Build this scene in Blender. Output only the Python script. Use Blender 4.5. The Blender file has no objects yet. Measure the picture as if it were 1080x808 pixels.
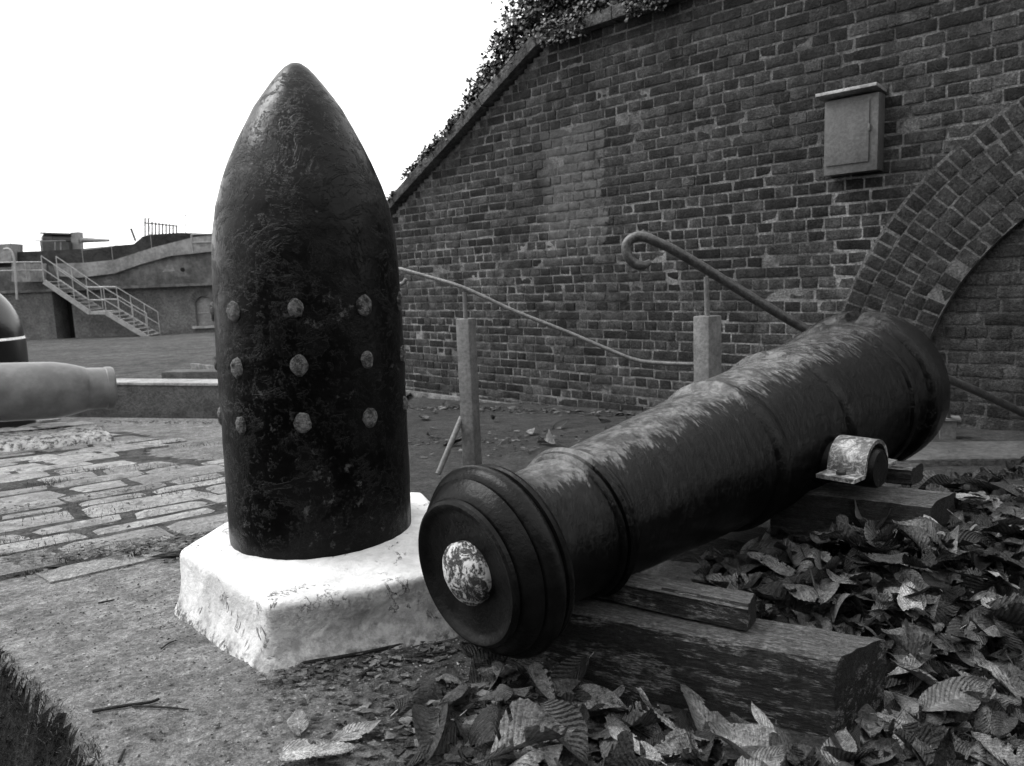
import bpy, bmesh, math, random
from mathutils import Vector, Matrix, noise
random.seed(11)
C = bpy.context.scene.collection
PI = math.pi
# ------------------------------------------------------------------ camera
W, H, F, CZ = 1080.0, 808.0, 810.0, 0.72
PITCH, ROLL = math.atan(112 / F), 0.04
f0 = Vector((0, math.cos(PITCH), -math.sin(PITCH)))
r0 = Vector((1, 0, 0)); u0 = Vector((0, math.sin(PITCH), math.cos(PITCH)))
RT = r0 * math.cos(ROLL) - u0 * math.sin(ROLL)
UP = r0 * math.sin(ROLL) + u0 * math.cos(ROLL)
EYE = Vector((0, 0, CZ))
cam = bpy.data.cameras.new('camera'); co = bpy.data.objects.new('camera', cam); C.objects.link(co)
m = Matrix.Identity(4)
for i in range(3):
    m[i][0] = RT[i]; m[i][1] = UP[i]; m[i][2] = -f0[i]; m[i][3] = EYE[i]
co.matrix_world = m
cam.sensor_width = 36; cam.lens = 36 * F / W; cam.clip_end = 2000; cam.clip_start = .02
cam.dof.use_dof = True; cam.dof.focus_distance = 1.75; cam.dof.aperture_fstop = 9.0
bpy.context.scene.camera = co

def ray(x, y): return f0 + RT * ((x - W / 2) / F) - UP * ((y - H / 2) / F)
def at(x, y, Y):                      # the point of the place seen there, at depth Y metres
    d = ray(x, y); return EYE + d * (Y / d.y)
def plane_z(Y):
    if Y < 7.2: return -.07 * (Y - 1.4)
    return -.406 - .0292 * (Y - 7.2) if Y < 34 else -1.1886
def gpt(x, y, dz=0.):
    d = ray(x, y); t = (.07 * 1.4 + dz - CZ) / (d.z + .07 * d.y); return EYE + d * t

# ------------------------------------------------------------------ objects
def tag(o, label=None, cat=None, group=None, kind=None):
    if label: o['label'] = label
    if cat: o['category'] = cat
    if group: o['group'] = group
    if kind: o['kind'] = kind
    return o
def empty(name, loc, label, cat, group=None):
    o = bpy.data.objects.new(name, None); C.objects.link(o); o.location = loc; o.empty_display_size = .05
    return tag(o, label, cat, group)
class MB:
    """collects vertices and faces in world space; build() links them as one mesh object"""
    def __init__(s): s.v = []; s.f = []; s.uv = None
    def add(s, vs, fs):
        n = len(s.v); s.v += [Vector(p) for p in vs]; s.f += [tuple(i + n for i in f) for f in fs]
    def box(s, o, ax, ay, az, bev=0.):       # centre + three half vectors
        o, ax, ay, az = Vector(o), Vector(ax), Vector(ay), Vector(az)
        if bev <= 0:
            vs = [o + ax * i + ay * j + az * k for k in (-1, 1) for j in (-1, 1) for i in (-1, 1)]
            s.add(vs, [(0, 2, 3, 1), (4, 5, 7, 6), (0, 1, 5, 4), (2, 6, 7, 3), (0, 4, 6, 2), (1, 3, 7, 5)]); return
        bm = bmesh.new(); bmesh.ops.create_cube(bm, size=2)
        L = (ax.length, ay.length, az.length)
        for v in bm.verts: v.co = Vector((v.co.x * L[0], v.co.y * L[1], v.co.z * L[2]))
        bmesh.ops.bevel(bm, geom=bm.edges[:], offset=min(bev, min(L) * .9), segments=2, profile=.6, affect='EDGES')
        X, Y, Z = ax.normalized(), ay.normalized(), az.normalized()
        bm.verts.index_update()
        s.add([o + X * v.co.x + Y * v.co.y + Z * v.co.z for v in bm.verts], [[v.index for v in f.verts] for f in bm.faces]); bm.free()
    def tube(s, pts, r, n=10, cap=True):
        pts = [Vector(p) for p in pts]; m = len(pts); rs = r if isinstance(r, (list, tuple)) else [r] * m
        t = (pts[1] - pts[0]).normalized(); a = t.orthogonal().normalized(); vs = []
        for i, p in enumerate(pts):
            t = ((pts[min(i + 1, m - 1)] - pts[max(i - 1, 0)])).normalized()
            a = (a - t * a.dot(t)).normalized(); b = t.cross(a)
            vs += [p + (a * math.cos(2 * PI * k / n) + b * math.sin(2 * PI * k / n)) * rs[i] for k in range(n)]
        fs = [(i * n + k, i * n + (k + 1) % n, (i + 1) * n + (k + 1) % n, (i + 1) * n + k) for i in range(m - 1) for k in range(n)]
        if cap: fs += [tuple(reversed(range(n))), tuple((m - 1) * n + k for k in range(n))]
        s.add(vs, fs)
    def lathe(s, o, axis, prof, n=64, side=None, fn=None):   # prof: (t, r) along axis
        o, axis = Vector(o), Vector(axis).normalized()
        a = (Vector(side) - axis * Vector(side).dot(axis)).normalized() if side else axis.orthogonal().normalized()
        b = axis.cross(a); vs = []
        for (t, r) in prof:
            for k in range(n):
                th = 2 * PI * k / n; rr = max(r, .0004)
                if fn: rr = fn(t, rr, th)
                vs.append(o + axis * t + (a * math.cos(th) + b * math.sin(th)) * rr)
        m = len(prof)
        s.add(vs, [(i * n + k, i * n + (k + 1) % n, (i + 1) * n + (k + 1) % n, (i + 1) * n + k) for i in range(m - 1) for k in range(n)]
              + [tuple(reversed(range(n))), tuple((m - 1) * n + k for k in range(n))])
    def build(s, name, mat, parent=None, smooth=None, fix=True):
        me = bpy.data.meshes.new(name); P = parent.matrix_world.translation if parent else Vector()
        if parent:
            P = Vector(parent.location)
            q = parent.parent
            while q: P = P + Vector(q.location); q = q.parent
        me.from_pydata([v - P for v in s.v], [], s.f)
        if fix:
            bm = bmesh.new(); bm.from_mesh(me); bmesh.ops.recalc_face_normals(bm, faces=bm.faces[:]); bm.to_mesh(me); bm.free()
        me.materials.append(mat)
        if smooth is not None:
            me.shade_smooth()
            me.set_sharp_from_angle(angle=math.radians(smooth))
        o = bpy.data.objects.new(name, me); C.objects.link(o)
        if parent: o.parent = parent
        return o
def nz(p, s=1., seed=0.):
    return noise.noise(Vector((p[0] * s + seed, p[1] * s - seed * .7, p[2] * s + seed * 1.3)))
def sstep(a, b, x):
    t = max(0., min(1., (x - a) / (b - a))); return t * t * (3 - 2 * t)

# ------------------------------------------------------------------ materials (the photograph is black and white: every colour is a grey)
class NT:
    def __init__(s, name):
        s.m = bpy.data.materials.new(name); s.m.use_nodes = True; s.t = s.m.node_tree; s.t.nodes.clear()
        s.out = s.n('OutputMaterial'); s.b = s.n('BsdfPrincipled'); s.t.links.new(s.b.outputs[0], s.out.inputs[0])
        s.co = s.n('TexCoord').outputs['Object']; s.geo = s.n('NewGeometry'); s.pos = s.geo.outputs['Position']
    def n(s, typ, **kw):
        nd = s.t.nodes.new('ShaderNode' + typ)
        for k, v in kw.items(): setattr(nd, k, v)
        return nd
    def put(s, sock, v):
        if hasattr(v, 'is_output'): s.t.links.new(v, sock)
        else: sock.default_value = v
    def math(s, op, a, b=0., c=0., clamp=False):
        nd = s.n('Math', operation=op, use_clamp=clamp)
        s.put(nd.inputs[0], a); s.put(nd.inputs[1], b); s.put(nd.inputs[2], c); return nd.outputs[0]
    def scale(s, v, k):
        nd = s.n('Mapping'); s.put(nd.inputs['Vector'], v); nd.inputs['Scale'].default_value = k; return nd.outputs[0]
    def rot(s, v, e, k=(1, 1, 1), loc=(0, 0, 0)):
        nd = s.n('Mapping'); s.put(nd.inputs['Vector'], v); nd.inputs['Rotation'].default_value = e; nd.inputs['Scale'].default_value = k; nd.inputs['Location'].default_value = loc
        return nd.outputs[0]
    def noise(s, sc, det=4., rough=.6, v=None, dist=0.):
        nd = s.n('TexNoise'); s.put(nd.inputs['Vector'], v if v is not None else s.co)
        nd.inputs['Scale'].default_value = sc; nd.inputs['Detail'].default_value = det; nd.inputs['Roughness'].default_value = rough; nd.inputs['Distortion'].default_value = dist
        return nd.outputs['Fac']
    def c(s, x, lo=.32, hi=.68): return s.step(x, lo, hi)
    def voro(s, sc, v=None, feat='F1', out='Distance'):
        nd = s.n('TexVoronoi', feature=feat); s.put(nd.inputs['Vector'], v if v is not None else s.co); nd.inputs['Scale'].default_value = sc
        return nd.outputs[out]
    def step(s, x, a, b, lo=0., hi=1.):
        nd = s.n('MapRange', interpolation_type='SMOOTHSTEP'); s.put(nd.inputs[0], x); nd.inputs[1].default_value = a; nd.inputs[2].default_value = b
        nd.inputs[3].default_value = lo; nd.inputs[4].default_value = hi; return nd.outputs[0]
    def mix(s, f, a, b):
        nd = s.n('Mix', data_type='FLOAT'); s.put(nd.inputs[0], f); s.put(nd.inputs[2], a); s.put(nd.inputs[3], b); return nd.outputs[0]
    def dot(s, v, d):
        nd = s.n('VectorMath', operation='DOT_PRODUCT'); s.put(nd.inputs[0], v); nd.inputs[1].default_value = d; return nd.outputs['Value']
    def sep(s, v):
        nd = s.n('SeparateXYZ'); s.put(nd.inputs[0], v); return nd.outputs
    def bump(s, h, dist, strength=1., prev=None):
        nd = s.n('Bump'); s.put(nd.inputs['Height'], h); nd.inputs['Distance'].default_value = dist; nd.inputs['Strength'].default_value = strength
        if prev is not None: s.t.links.new(prev, nd.inputs['Normal'])
        return nd.outputs[0]
    def done(s, base, rough=.8, normal=None, spec=.5, metal=0.):
        if hasattr(base, 'is_output'): s.t.links.new(base, s.b.inputs['Base Color'])
        else: s.b.inputs['Base Color'].default_value = (base, base, base, 1)
        s.put(s.b.inputs['Roughness'], rough); s.put(s.b.inputs['Specular IOR Level'], spec); s.put(s.b.inputs['Metallic'], metal)
        if normal is not None: s.t.links.new(normal, s.b.inputs['Normal'])
        return s.m
M = {}
def simple(name, lo, hi, rough=.7, sc=6., bsc=60., bd=.001, spec=.4):
    t = NT(name); a = t.noise(sc, 6, .7); b = t.c(t.noise(bsc, 4, .65))
    v = t.mix(t.step(a, .36, .64), lo, hi); v = t.math('MULTIPLY', v, t.mix(b, .75, 1.2))
    M[name] = t.done(v, rough, t.bump(b, bd), spec)
    return M[name]

# wall frame: u runs along the wall away from the camera, wn points out of it
WA = Vector((2.276, 4.19, 0)); WD = Vector((-.699, .715, 0)).normalized(); WN = Vector((-.715, -.699, 0)).normalized()
def wp(u, z, out=0.): return WA + WD * u + WN * out + Vector((0, 0, z))
WU0 = WA.dot(WD)

# brick: every brick an island with a tone of its own
def brick_mat(name, lo, hi, patch=False):
    t = NT(name)
    rnd = t.geo.outputs['Random Per Island']
    big = t.c(t.noise(1.1, 4, .6)); mid = t.c(t.noise(11, 6, .7), .3, .7); fine = t.c(t.noise(75, 4, .7)); sp = t.c(t.noise(170, 3, .7))
    v = t.mix(rnd, lo, hi)
    v = t.math('MULTIPLY', v, t.mix(big, .78, 1.25))
    v = t.math('MULTIPLY', v, t.mix(mid, .45, 1.45)); v = t.math('MULTIPLY', v, t.mix(fine, .6, 1.35)); v = t.math('MULTIPLY', v, t.mix(sp, .75, 1.25))
    bl = t.step(t.noise(4.5, 8, .8, dist=1.), .62, .74); v = t.mix(t.math('MULTIPLY', bl, t.mix(fine, .05, .4)), v, .09)     # lime bloom
    if patch:
        u = t.math('SUBTRACT', t.dot(t.pos, WD), WU0); z = t.sep(t.pos)[2]
        wob = t.math('MULTIPLY', t.math('SUBTRACT', mid, .5), .1)
        uu = t.math('ADD', u, wob)
        mk = t.math('MULTIPLY', t.step(uu, 2.2, 2.23), t.step(uu, 2.74, 2.86, 1., 0.))
        mk = t.math('MULTIPLY', mk, t.math('MULTIPLY', t.step(z, .7, 1.1), t.step(t.math('ADD', z, wob), 1.76, 1.86, 1., 0.)))
        v = t.mix(t.math('MULTIPLY', mk, t.mix(mid, .35, .9)), v, .135)
        st = t.math('MULTIPLY', t.c(t.noise(2.2, 5, .65, v=t.scale(t.co, (1, 1, .3)))), t.step(z, 1.1, 2.3))
        v = t.mix(t.math('MULTIPLY', st, .6), v, .018)
        lime = t.math('MULTIPLY', t.step(t.noise(7, 6, .7, v=t.scale(t.pos, (1, 1, .1)), dist=.3), .58, .72), t.step(t.noise(1.2, 4, .6), .45, .6)); v = t.mix(t.math('MULTIPLY', lime, t.mix(fine, .1, .5)), v, .12)
        wet = t.step(t.noise(5, 6, .7, v=t.scale(t.pos, (1, 1, .12))), .55, .7); v = t.mix(t.math('MULTIPLY', wet, .55), v, .014)
        dk = t.math('MULTIPLY', t.step(t.math('ABSOLUTE', t.math('SUBTRACT', uu, 1.2)), .02, .2, 1., 0.), t.c(t.noise(3., 4, .6)))
        v = t.mix(t.math('MULTIPLY', dk, .6), v, .018)
    n = t.bump(mid, .008, .9); n = t.bump(fine, .0045, 1., n); n = t.bump(sp, .002, .8, n)
    M[name] = t.done(v, .9, n, .15)
brick_mat('brick', .018, .066, True); brick_mat('infill_brick', .022, .05); brick_mat('arch_brick', .02, .04)
t = NT('mortar'); a = t.noise(1.5, 5, .65); b = t.c(t.noise(13, 5, .7)); c = t.c(t.noise(85, 3, .7))
z = t.sep(t.pos)[2]; v = t.mix(t.step(a, .36, .6), .075, .17); v = t.math('MULTIPLY', v, t.step(z, .6, 2., 1.25, .75)); v = t.math('MULTIPLY', v, t.mix(b, .55, 1.25)); v = t.math('MULTIPLY', v, t.mix(c, .65, 1.3))
M['mortar'] = t.done(v, .95, t.bump(c, .004), .1)
t = NT('old_mortar'); b = t.c(t.noise(6, 5, .7)); c = t.c(t.noise(85, 3, .7))
M['old_mortar'] = t.done(t.math('MULTIPLY', t.mix(b, .03, .085), t.mix(c, .65, 1.3)), .95, t.bump(c, .004), .1)
t = NT('arch_lime'); b = t.c(t.noise(7, 5, .7)); c = t.c(t.noise(85, 3, .7))
M['arch_lime'] = t.done(t.math('MULTIPLY', t.mix(b, .05, .12), t.mix(c, .65, 1.3)), .95, t.bump(c, .004), .1)
# thick black paint on iron
t = NT('shell_paint'); lump = t.c(t.noise(20, 6, .68, dist=.5)); fine = t.c(t.noise(95, 4, .65)); cr = t.voro(13, t.rot(t.co, (.3, .2, .4), (1, 1, .6)), 'DISTANCE_TO_EDGE')
fl = t.step(t.noise(9, 7, .74, dist=.6), .52, .56); fl2 = t.step(t.noise(26, 6, .74, dist=.6), .55, .6); z = t.sep(t.co)[2]
spk = t.math('MULTIPLY', t.step(t.noise(36, 6, .75), .56, .64), t.step(t.noise(6, 4, .65), .5, .62))
dust = t.math('MULTIPLY', t.step(z, .45, .75), t.c(t.noise(14, 6, .7)))
v = t.mix(t.c(t.noise(8, 6, .7)), .0006, .003); v = t.mix(t.math('MULTIPLY', spk, .7), v, .075); v = t.math('ADD', v, t.math('MULTIPLY', dust, .003))
crk = t.math('MULTIPLY', t.step(cr, .0, .025, 1., 0.), t.step(t.noise(4, 4, .65), .46, .56))
up_ = t.step(z, .45, .8, .35, 1.)
n = t.bump(lump, .0009, .8); n = t.bump(t.math('MULTIPLY', fl, up_), .0022, 1., n); n = t.bump(t.math('MULTIPLY', fl2, up_), .0013, 1., n); n = t.bump(t.step(t.noise(55, 5, .75), .58, .64), .0011, 1., n)
M['shell_paint'] = t.done(v, t.mix(fl, .28, .46), n, .12)
t = NT('stud_metal'); a = t.noise(48, 6, .75); b = t.c(t.noise(130, 3, .7))
M['stud_metal'] = t.done(t.mix(t.step(t.noise(42, 7, .78), .4, .55), .012, t.mix(b, .08, .2)), .6, t.bump(t.c(a), .006, 1., t.bump(b, .0016)), .3)
# cannon: tarry black, sky sheen painted pale into its upper side, streaky at the lower edge
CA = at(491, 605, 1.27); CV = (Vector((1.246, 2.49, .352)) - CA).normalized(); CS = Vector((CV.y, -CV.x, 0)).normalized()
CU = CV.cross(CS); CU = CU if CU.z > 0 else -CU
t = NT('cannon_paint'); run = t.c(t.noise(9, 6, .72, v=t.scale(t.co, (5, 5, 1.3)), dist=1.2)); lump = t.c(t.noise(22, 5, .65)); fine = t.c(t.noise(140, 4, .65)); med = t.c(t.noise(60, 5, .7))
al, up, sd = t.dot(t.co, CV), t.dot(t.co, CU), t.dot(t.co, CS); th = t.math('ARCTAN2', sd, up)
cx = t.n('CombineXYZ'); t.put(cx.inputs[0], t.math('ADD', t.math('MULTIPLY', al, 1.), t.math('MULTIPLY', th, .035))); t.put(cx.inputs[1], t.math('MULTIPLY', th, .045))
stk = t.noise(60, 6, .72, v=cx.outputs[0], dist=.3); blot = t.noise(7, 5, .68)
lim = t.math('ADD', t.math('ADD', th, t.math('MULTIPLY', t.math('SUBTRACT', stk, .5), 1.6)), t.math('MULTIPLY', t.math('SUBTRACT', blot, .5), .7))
painted_sheen = t.math('MULTIPLY', t.step(lim, .56, .3, 0., 1.), t.math('MULTIPLY', t.step(al, .12, .2), t.step(al, 1.6, .95, .25, 1.)))
ring_ = t.step(t.noise(22, 6, .72), .4, .62, 1., .35); painted_sheen = t.math('MULTIPLY', painted_sheen, ring_)
pit = t.step(t.noise(34, 6, .76), .53, .6); painted_sheen = t.math('MULTIPLY', painted_sheen, t.mix(t.math('MULTIPLY', pit, t.step(al, .7, 1.2, .3, 1.)), 1., .25))
v = t.mix(t.c(t.noise(9, 5, .65)), .0008, .003); v = t.mix(painted_sheen, v, t.mix(med, .085, .17))
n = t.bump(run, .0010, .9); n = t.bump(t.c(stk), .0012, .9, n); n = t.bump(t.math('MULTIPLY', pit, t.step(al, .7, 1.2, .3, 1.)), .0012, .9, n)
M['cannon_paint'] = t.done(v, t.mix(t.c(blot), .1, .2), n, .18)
t = NT('muzzle_paint'); lump = t.c(t.noise(18, 5, .65)); fine = t.c(t.noise(120, 4, .65))
v = t.mix(t.c(t.noise(14, 6, .7)), .002, .007)
M['muzzle_paint'] = t.done(v, t.mix(lump, .25, .45), t.bump(fine, .0003, .8, t.bump(lump, .0008)), .12)
t = NT('flaked_white'); a = t.noise(34, 9, .82, dist=.8); b = t.noise(110, 4, .7)
mk = t.step(t.math('ADD', a, t.math('MULTIPLY', t.math('SUBTRACT', b, .5), .25)), .47, .53)
M['flaked_white'] = t.done(t.mix(mk, .025, t.mix(b, .3, .6)), .7, t.bump(mk, .0018, .9, t.bump(b, .0015)), .3)
# whitewashed concrete
t = NT('whitewash'); a = t.c(t.noise(7, 6, .65, dist=.4)); b = t.c(t.noise(40, 5, .7)); c = t.c(t.noise(150, 3, .7)); z = t.sep(t.co)[2]
v = t.mix(a, .47, .68); v = t.math('MULTIPLY', v, t.mix(b, .88, 1.04))
face = t.math('MULTIPLY', t.step(t.dot(t.co, (.376, -.927, 0)), -1.485, -1.468), t.step(z, .125, .11))       # the side by the gun, paint worn thin
face = t.math('MULTIPLY', face, t.c(t.noise(8, 7, .76, dist=.7), .33, .52)); v = t.mix(t.math('MULTIPLY', face, .8), v, t.mix(b, .15, .36))
vein = t.math('ABSOLUTE', t.math('SUBTRACT', t.noise(6, 6, .7, dist=.8), .5)); crack = t.math('MULTIPLY', t.step(vein, .0, .012, 1., 0.), t.step(t.noise(5, 3, .6), .54, .6)); v = t.mix(t.math('MULTIPLY', crack, .8), v, .06)
chip = t.step(t.noise(9, 7, .74, dist=1.2), .635, .665); v = t.mix(chip, v, t.mix(b, .05, .22))
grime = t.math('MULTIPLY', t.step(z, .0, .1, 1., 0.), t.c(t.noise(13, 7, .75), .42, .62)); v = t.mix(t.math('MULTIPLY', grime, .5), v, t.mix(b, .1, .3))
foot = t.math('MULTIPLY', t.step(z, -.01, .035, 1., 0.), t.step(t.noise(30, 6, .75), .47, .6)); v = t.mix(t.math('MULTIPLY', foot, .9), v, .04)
n = t.bump(t.noise(12, 3, .5), .008, .8); n = t.bump(b, .0016, .9, n); n = t.bump(t.math('MULTIPLY', crack, -1.), .003, 1., n); n = t.bump(chip, .0015, 1., n)
M['whitewash'] = t.done(v, .85, n, .2)
# ground: worn asphalt, damp and dark with leaf mould on the right, pale and dry on the left
t = NT('asphalt'); big = t.c(t.noise(1.3, 5, .6)); mid = t.c(t.noise(10, 6, .7)); st = t.voro(130); st2 = t.voro(85, out='Color'); fine = t.c(t.noise(240, 3, .7)); f2 = t.c(t.noise(55, 5, .75)); x, y, z = t.sep(t.co)[:3]
v = t.mix(big, .2, .28); v = t.math('MULTIPLY', v, t.mix(mid, .65, 1.25)); v = t.math('MULTIPLY', v, t.mix(f2, .6, 1.3))
v = t.math('MULTIPLY', v, t.mix(st2, .72, 1.3)); v = t.math('MULTIPLY', v, t.mix(fine, .72, 1.28))
edge = t.math('ADD', t.math('ADD', x, t.math('MULTIPLY', y, t.mix(t.step(y, 1.2, 2.6), .25, .02))), t.math('MULTIPLY', t.math('SUBTRACT', mid, .5), .3))
damp = t.step(t.math('ADD', edge, t.step(y, 2.1, 3.0, 0., .9)), -.2, .2)
v = t.mix(damp, v, t.math('MULTIPLY', v, .26))
h = t.math('ADD', t.math('MULTIPLY', st, -.7), t.math('MULTIPLY', fine, .6))
n = t.bump(mid, .012, .8); n = t.bump(f2, .008, 1., n); n = t.bump(h, .005, 1., n)
M['asphalt'] = t.done(v, .9, n, .2)
# paving stone
t = NT('paving_stone'); rnd = t.geo.outputs['Random Per Island']; a = t.c(t.noise(4, 5, .65)); b = t.c(t.noise(34, 5, .72)); c = t.c(t.noise(160, 3, .7))
v = t.mix(rnd, .26, .36); v = t.math('MULTIPLY', v, t.mix(a, .7, 1.2)); v = t.math('MULTIPLY', v, t.mix(b, .68, 1.2)); v = t.math('MULTIPLY', v, t.mix(c, .8, 1.2))
v = t.mix(t.math('MULTIPLY', t.step(t.noise(7, 7, .78, dist=.6), .54, .64), .75), v, .06)
M['paving_stone'] = t.done(v, .8, t.bump(b, .009, .9, t.bump(c, .0025)), .3)
# lawn
t = NT('lawn'); a = t.c(t.noise(.5, 5, .6)); b = t.c(t.noise(4, 6, .75)); c = t.c(t.noise(22, 4, .8))
v = t.mix(a, .075, .105); v = t.math('MULTIPLY', v, t.mix(b, .6, 1.4)); v = t.math('MULTIPLY', v, t.mix(c, .5, 1.5))
M['lawn'] = t.done(v, .95, t.bump(c, .03), .1)
t = NT('soil'); a = t.c(t.noise(9, 5, .7)); b = t.c(t.noise(60, 4, .7))
M['soil'] = t.done(t.math('MULTIPLY', t.mix(a, .005, .022), t.mix(b, .4, 1.6)), .95, t.bump(b, .01, .9), .1)
t = NT('joint_soil'); a = t.c(t.noise(12, 5, .7)); b = t.c(t.noise(90, 4, .7))
M['joint_soil'] = t.done(t.math('MULTIPLY', t.mix(a, .025, .09), t.mix(b, .5, 1.4)), .95, t.bump(b, .006, .9), .1)
# leaves
def leaf_mat(name, lo, hi, pw=1.7):
    t = NT(name); uv = t.n('TexCoord').outputs['UV']; oi = t.n('ObjectInfo').outputs['Random']; ri = t.geo.outputs['Random Per Island']
    r = t.math('FRACT', t.math('ADD', oi, ri)); U = t.sep(uv)
    rr = t.math('POWER', r, pw); v = t.mix(rr, lo, hi)
    d = t.math('ABSOLUTE', t.math('SUBTRACT', U[1], .5))
    ph = t.math('SUBTRACT', t.math('MULTIPLY', U[0], 13.), t.math('MULTIPLY', d, 9.))
    tri = t.math('ABSOLUTE', t.math('SUBTRACT', t.math('FRACT', ph), .5))
    vein = t.step(tri, .0, .14, 1., 0.)
    mid = t.step(d, .012, .045, 1., 0.)
    vn = t.math('MAXIMUM', vein, mid)
    v = t.math('MULTIPLY', v, t.mix(vn, .94, 1.32))
    bl = t.c(t.noise(22, 6, .75, v=t.pos)); v = t.math('MULTIPLY', v, t.mix(bl, .4, 1.35))
    spot = t.step(t.noise(70, 5, .75, v=t.pos), .56, .64); v = t.mix(t.math('MULTIPLY', spot, .75), v, .01)
    f = t.c(t.noise(210, 3, .7, v=t.pos)); v = t.math('MULTIPLY', v, t.mix(f, .65, 1.3))
    M[name] = t.done(v, t.mix(r, .38, .75), t.bump(f, .0012, .8, t.bump(bl, .003, .8, t.bump(tri, .004, .9))), .3)
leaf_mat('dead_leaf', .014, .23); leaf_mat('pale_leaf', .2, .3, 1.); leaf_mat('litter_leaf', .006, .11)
t = NT('ivy_leaf'); r = t.geo.outputs['Random Per Island']
M['ivy_leaf'] = t.done(t.mix(t.math('POWER', r, 3.), .006, .06), .5, None, .4)
t = NT('grass_blade'); r = t.geo.outputs['Random Per Island']
M['grass_blade'] = t.done(t.mix(t.math('POWER', r, 2.), .008, .07), .7, None, .3)
t = NT('gravel_stone'); r = t.geo.outputs['Random Per Island']
M['gravel_stone'] = t.done(t.mix(t.math('POWER', r, 2.5), .03, .34), .8, None, .3)
# painted timber, worn
def wood(name, lo, hi, wear, pale=.2):
    t = NT(name); g = t.c(t.noise(9, 7, .75, v=t.scale(t.co, (1, 9, 9)), dist=.6)); p = t.step(t.noise(5, 8, .8, v=t.scale(t.co, (1, 6, 6)), dist=.4), .5, .54)
    f = t.c(t.noise(60, 4, .7, v=t.scale(t.co, (1, 6, 6)))); k = t.c(t.noise(120, 3, .7)); q = t.c(t.noise(10, 3, .6), .4, .55)
    v = t.mix(g, lo, hi); v = t.mix(t.math('MULTIPLY', t.math('MULTIPLY', p, q), wear), v, t.mix(f, .05, pale)); v = t.math('MULTIPLY', v, t.mix(f, .5, 1.4)); v = t.math('MULTIPLY', v, t.mix(k, .7, 1.3))
    M[name] = t.done(v, .75, t.bump(f, .003, 1., t.bump(g, .006, .9, t.bump(p, .002))), .25)
wood('worn_timber', .012, .036, .95, .32); wood('pale_timber', .075, .14, .4, .28); wood('dark_timber', .014, .04, .3, .1)
simple('post_paint', .08, .13, .5, 8, 70, .0006); simple('rail_paint', .03, .07, .4, 30, 120, .0006, .5)
simple('rail_pale', .07, .13, .35, 30, 120, .0006, .5)
simple('cabinet_paint', .06, .085, .5, 5, 60, .0005); simple('cabinet_lid', .14, .3, .6, 12, 70, .001)
simple('coping_stone', .04, .10, .9, 5, 40, .008, .2); simple('iron_dark', .008, .02, .5, 12, 60, .001)
simple('pale_grey_paint', .085, .115, .4, 3, 8, .0004, .5); simple('white_band', .75, .85, .5)
simple('grey_nose', .008, .014, .25, 4, 60, .0003, .5); simple('gloss_black', .004, .008, .3, 4, 60, .0003, .5)
simple('kerb_side', .045, .08, .85, 4, 40, .004, .2); simple('kerb_top', .2, .32, .85, 4, 40, .003, .2)
simple('fort_brick', .085, .14, .9, 1.1, 11, .02, .2); simple('fort_concrete', .06, .12, .9, .9, 5, .02, .2); simple('fort_parapet', .13, .22, .9, .7, 6, .01, .2)
simple('fort_dark', .02, .04, .9, .8, 4, .03, .2); simple('steel_light', .2, .27, .5, 4, 30, .001); simple('gun_grey', .14, .2, .5, 2, 20, .002); simple('gun_dark', .035, .06, .5, 2, 20, .002)
simple('shutter', .14, .2, .7, 2, 12, .004); simple('void', .003, .006, .9)
t = NT('strap_iron'); a = t.noise(45, 9, .82, dist=.5); b = t.noise(120, 4, .7)
M['strap_iron'] = t.done(t.mix(t.step(a, .44, .62), .03, t.mix(b, .16, .5)), .45, t.bump(a, .002, .8, t.bump(b, .0008)), .5)

# ------------------------------------------------------------------ ground
EA, EB = Vector((-1.074, 1.494)), Vector((-.628, 1.056)); ED = (EB - EA).normalized(); EN = Vector((ED.y, -ED.x))
if EN.dot(Vector((-1.2, .9)) - EA) < 0: EN = -EN
def mound(x, y):      # the heap the leaves lie in, right of the beams
    a = sstep(.62, .95, x) * sstep(2.6, 1.8, y) * .045 + sstep(.45, .8, x) * sstep(1.2, 1.5, y) * sstep(2.6, 1.9, y) * .07
    return a
def gz(x, y, rough=True):
    z = plane_z(y)
    s = (Vector((x, y)) - EA).dot(EN)
    if y < 6.:
        w = .02 * nz((x, y, 0), 7.) + .012 * nz((x, y, 3), 22.)
        z -= .24 * sstep(-.01, .07, s + w)
        z += mound(x, y) - .065 * sstep(-.02, .2, x) * sstep(1.62, 1.36, y) * sstep(.2, .6, y)
        if rough: z += .006 * nz((x, y, 1), 3.) + .0035 * nz((x, y, 2), 14.) + (.0016 * nz((x, y, 4), 45.) if y < 3 else 0)
    return z
def spaced(lo, hi, fine_lo, fine_hi, d, grow=1.18):
    a = [fine_lo + i * d for i in range(int((fine_hi - fine_lo) / d) + 1)]
    s = d; x = a[-1]
    while x < hi: s *= grow; x += s; a.append(min(x, hi))
    s = d; x = a[0]; b = []
    while x > lo: s *= grow; x -= s; b.append(max(x, lo))
    return b[::-1] + a
def sheet(name, xs, ys, zf, mat, keep=None):
    mb = MB(); nx = len(xs)
    mb.v = [Vector((x, y, zf(x, y))) for y in ys for x in xs]
    for j in range(len(ys) - 1):
        for i in range(nx - 1):
            if keep is None or keep((xs[i] + xs[i + 1]) / 2, (ys[j] + ys[j + 1]) / 2):
                mb.f.append((j * nx + i, j * nx + i + 1, (j + 1) * nx + i + 1, (j + 1) * nx + i))
    return mb.build(name, mat, smooth=180, fix=False)
gs = sheet('ground', spaced(-140, 140, -1.9, 2.2, .016), spaced(-60, 160, .6, 2.9, .016), gz, M['asphalt'])
gs['kind'] = 'structure'
gs.data.materials.append(M['soil'])
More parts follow.
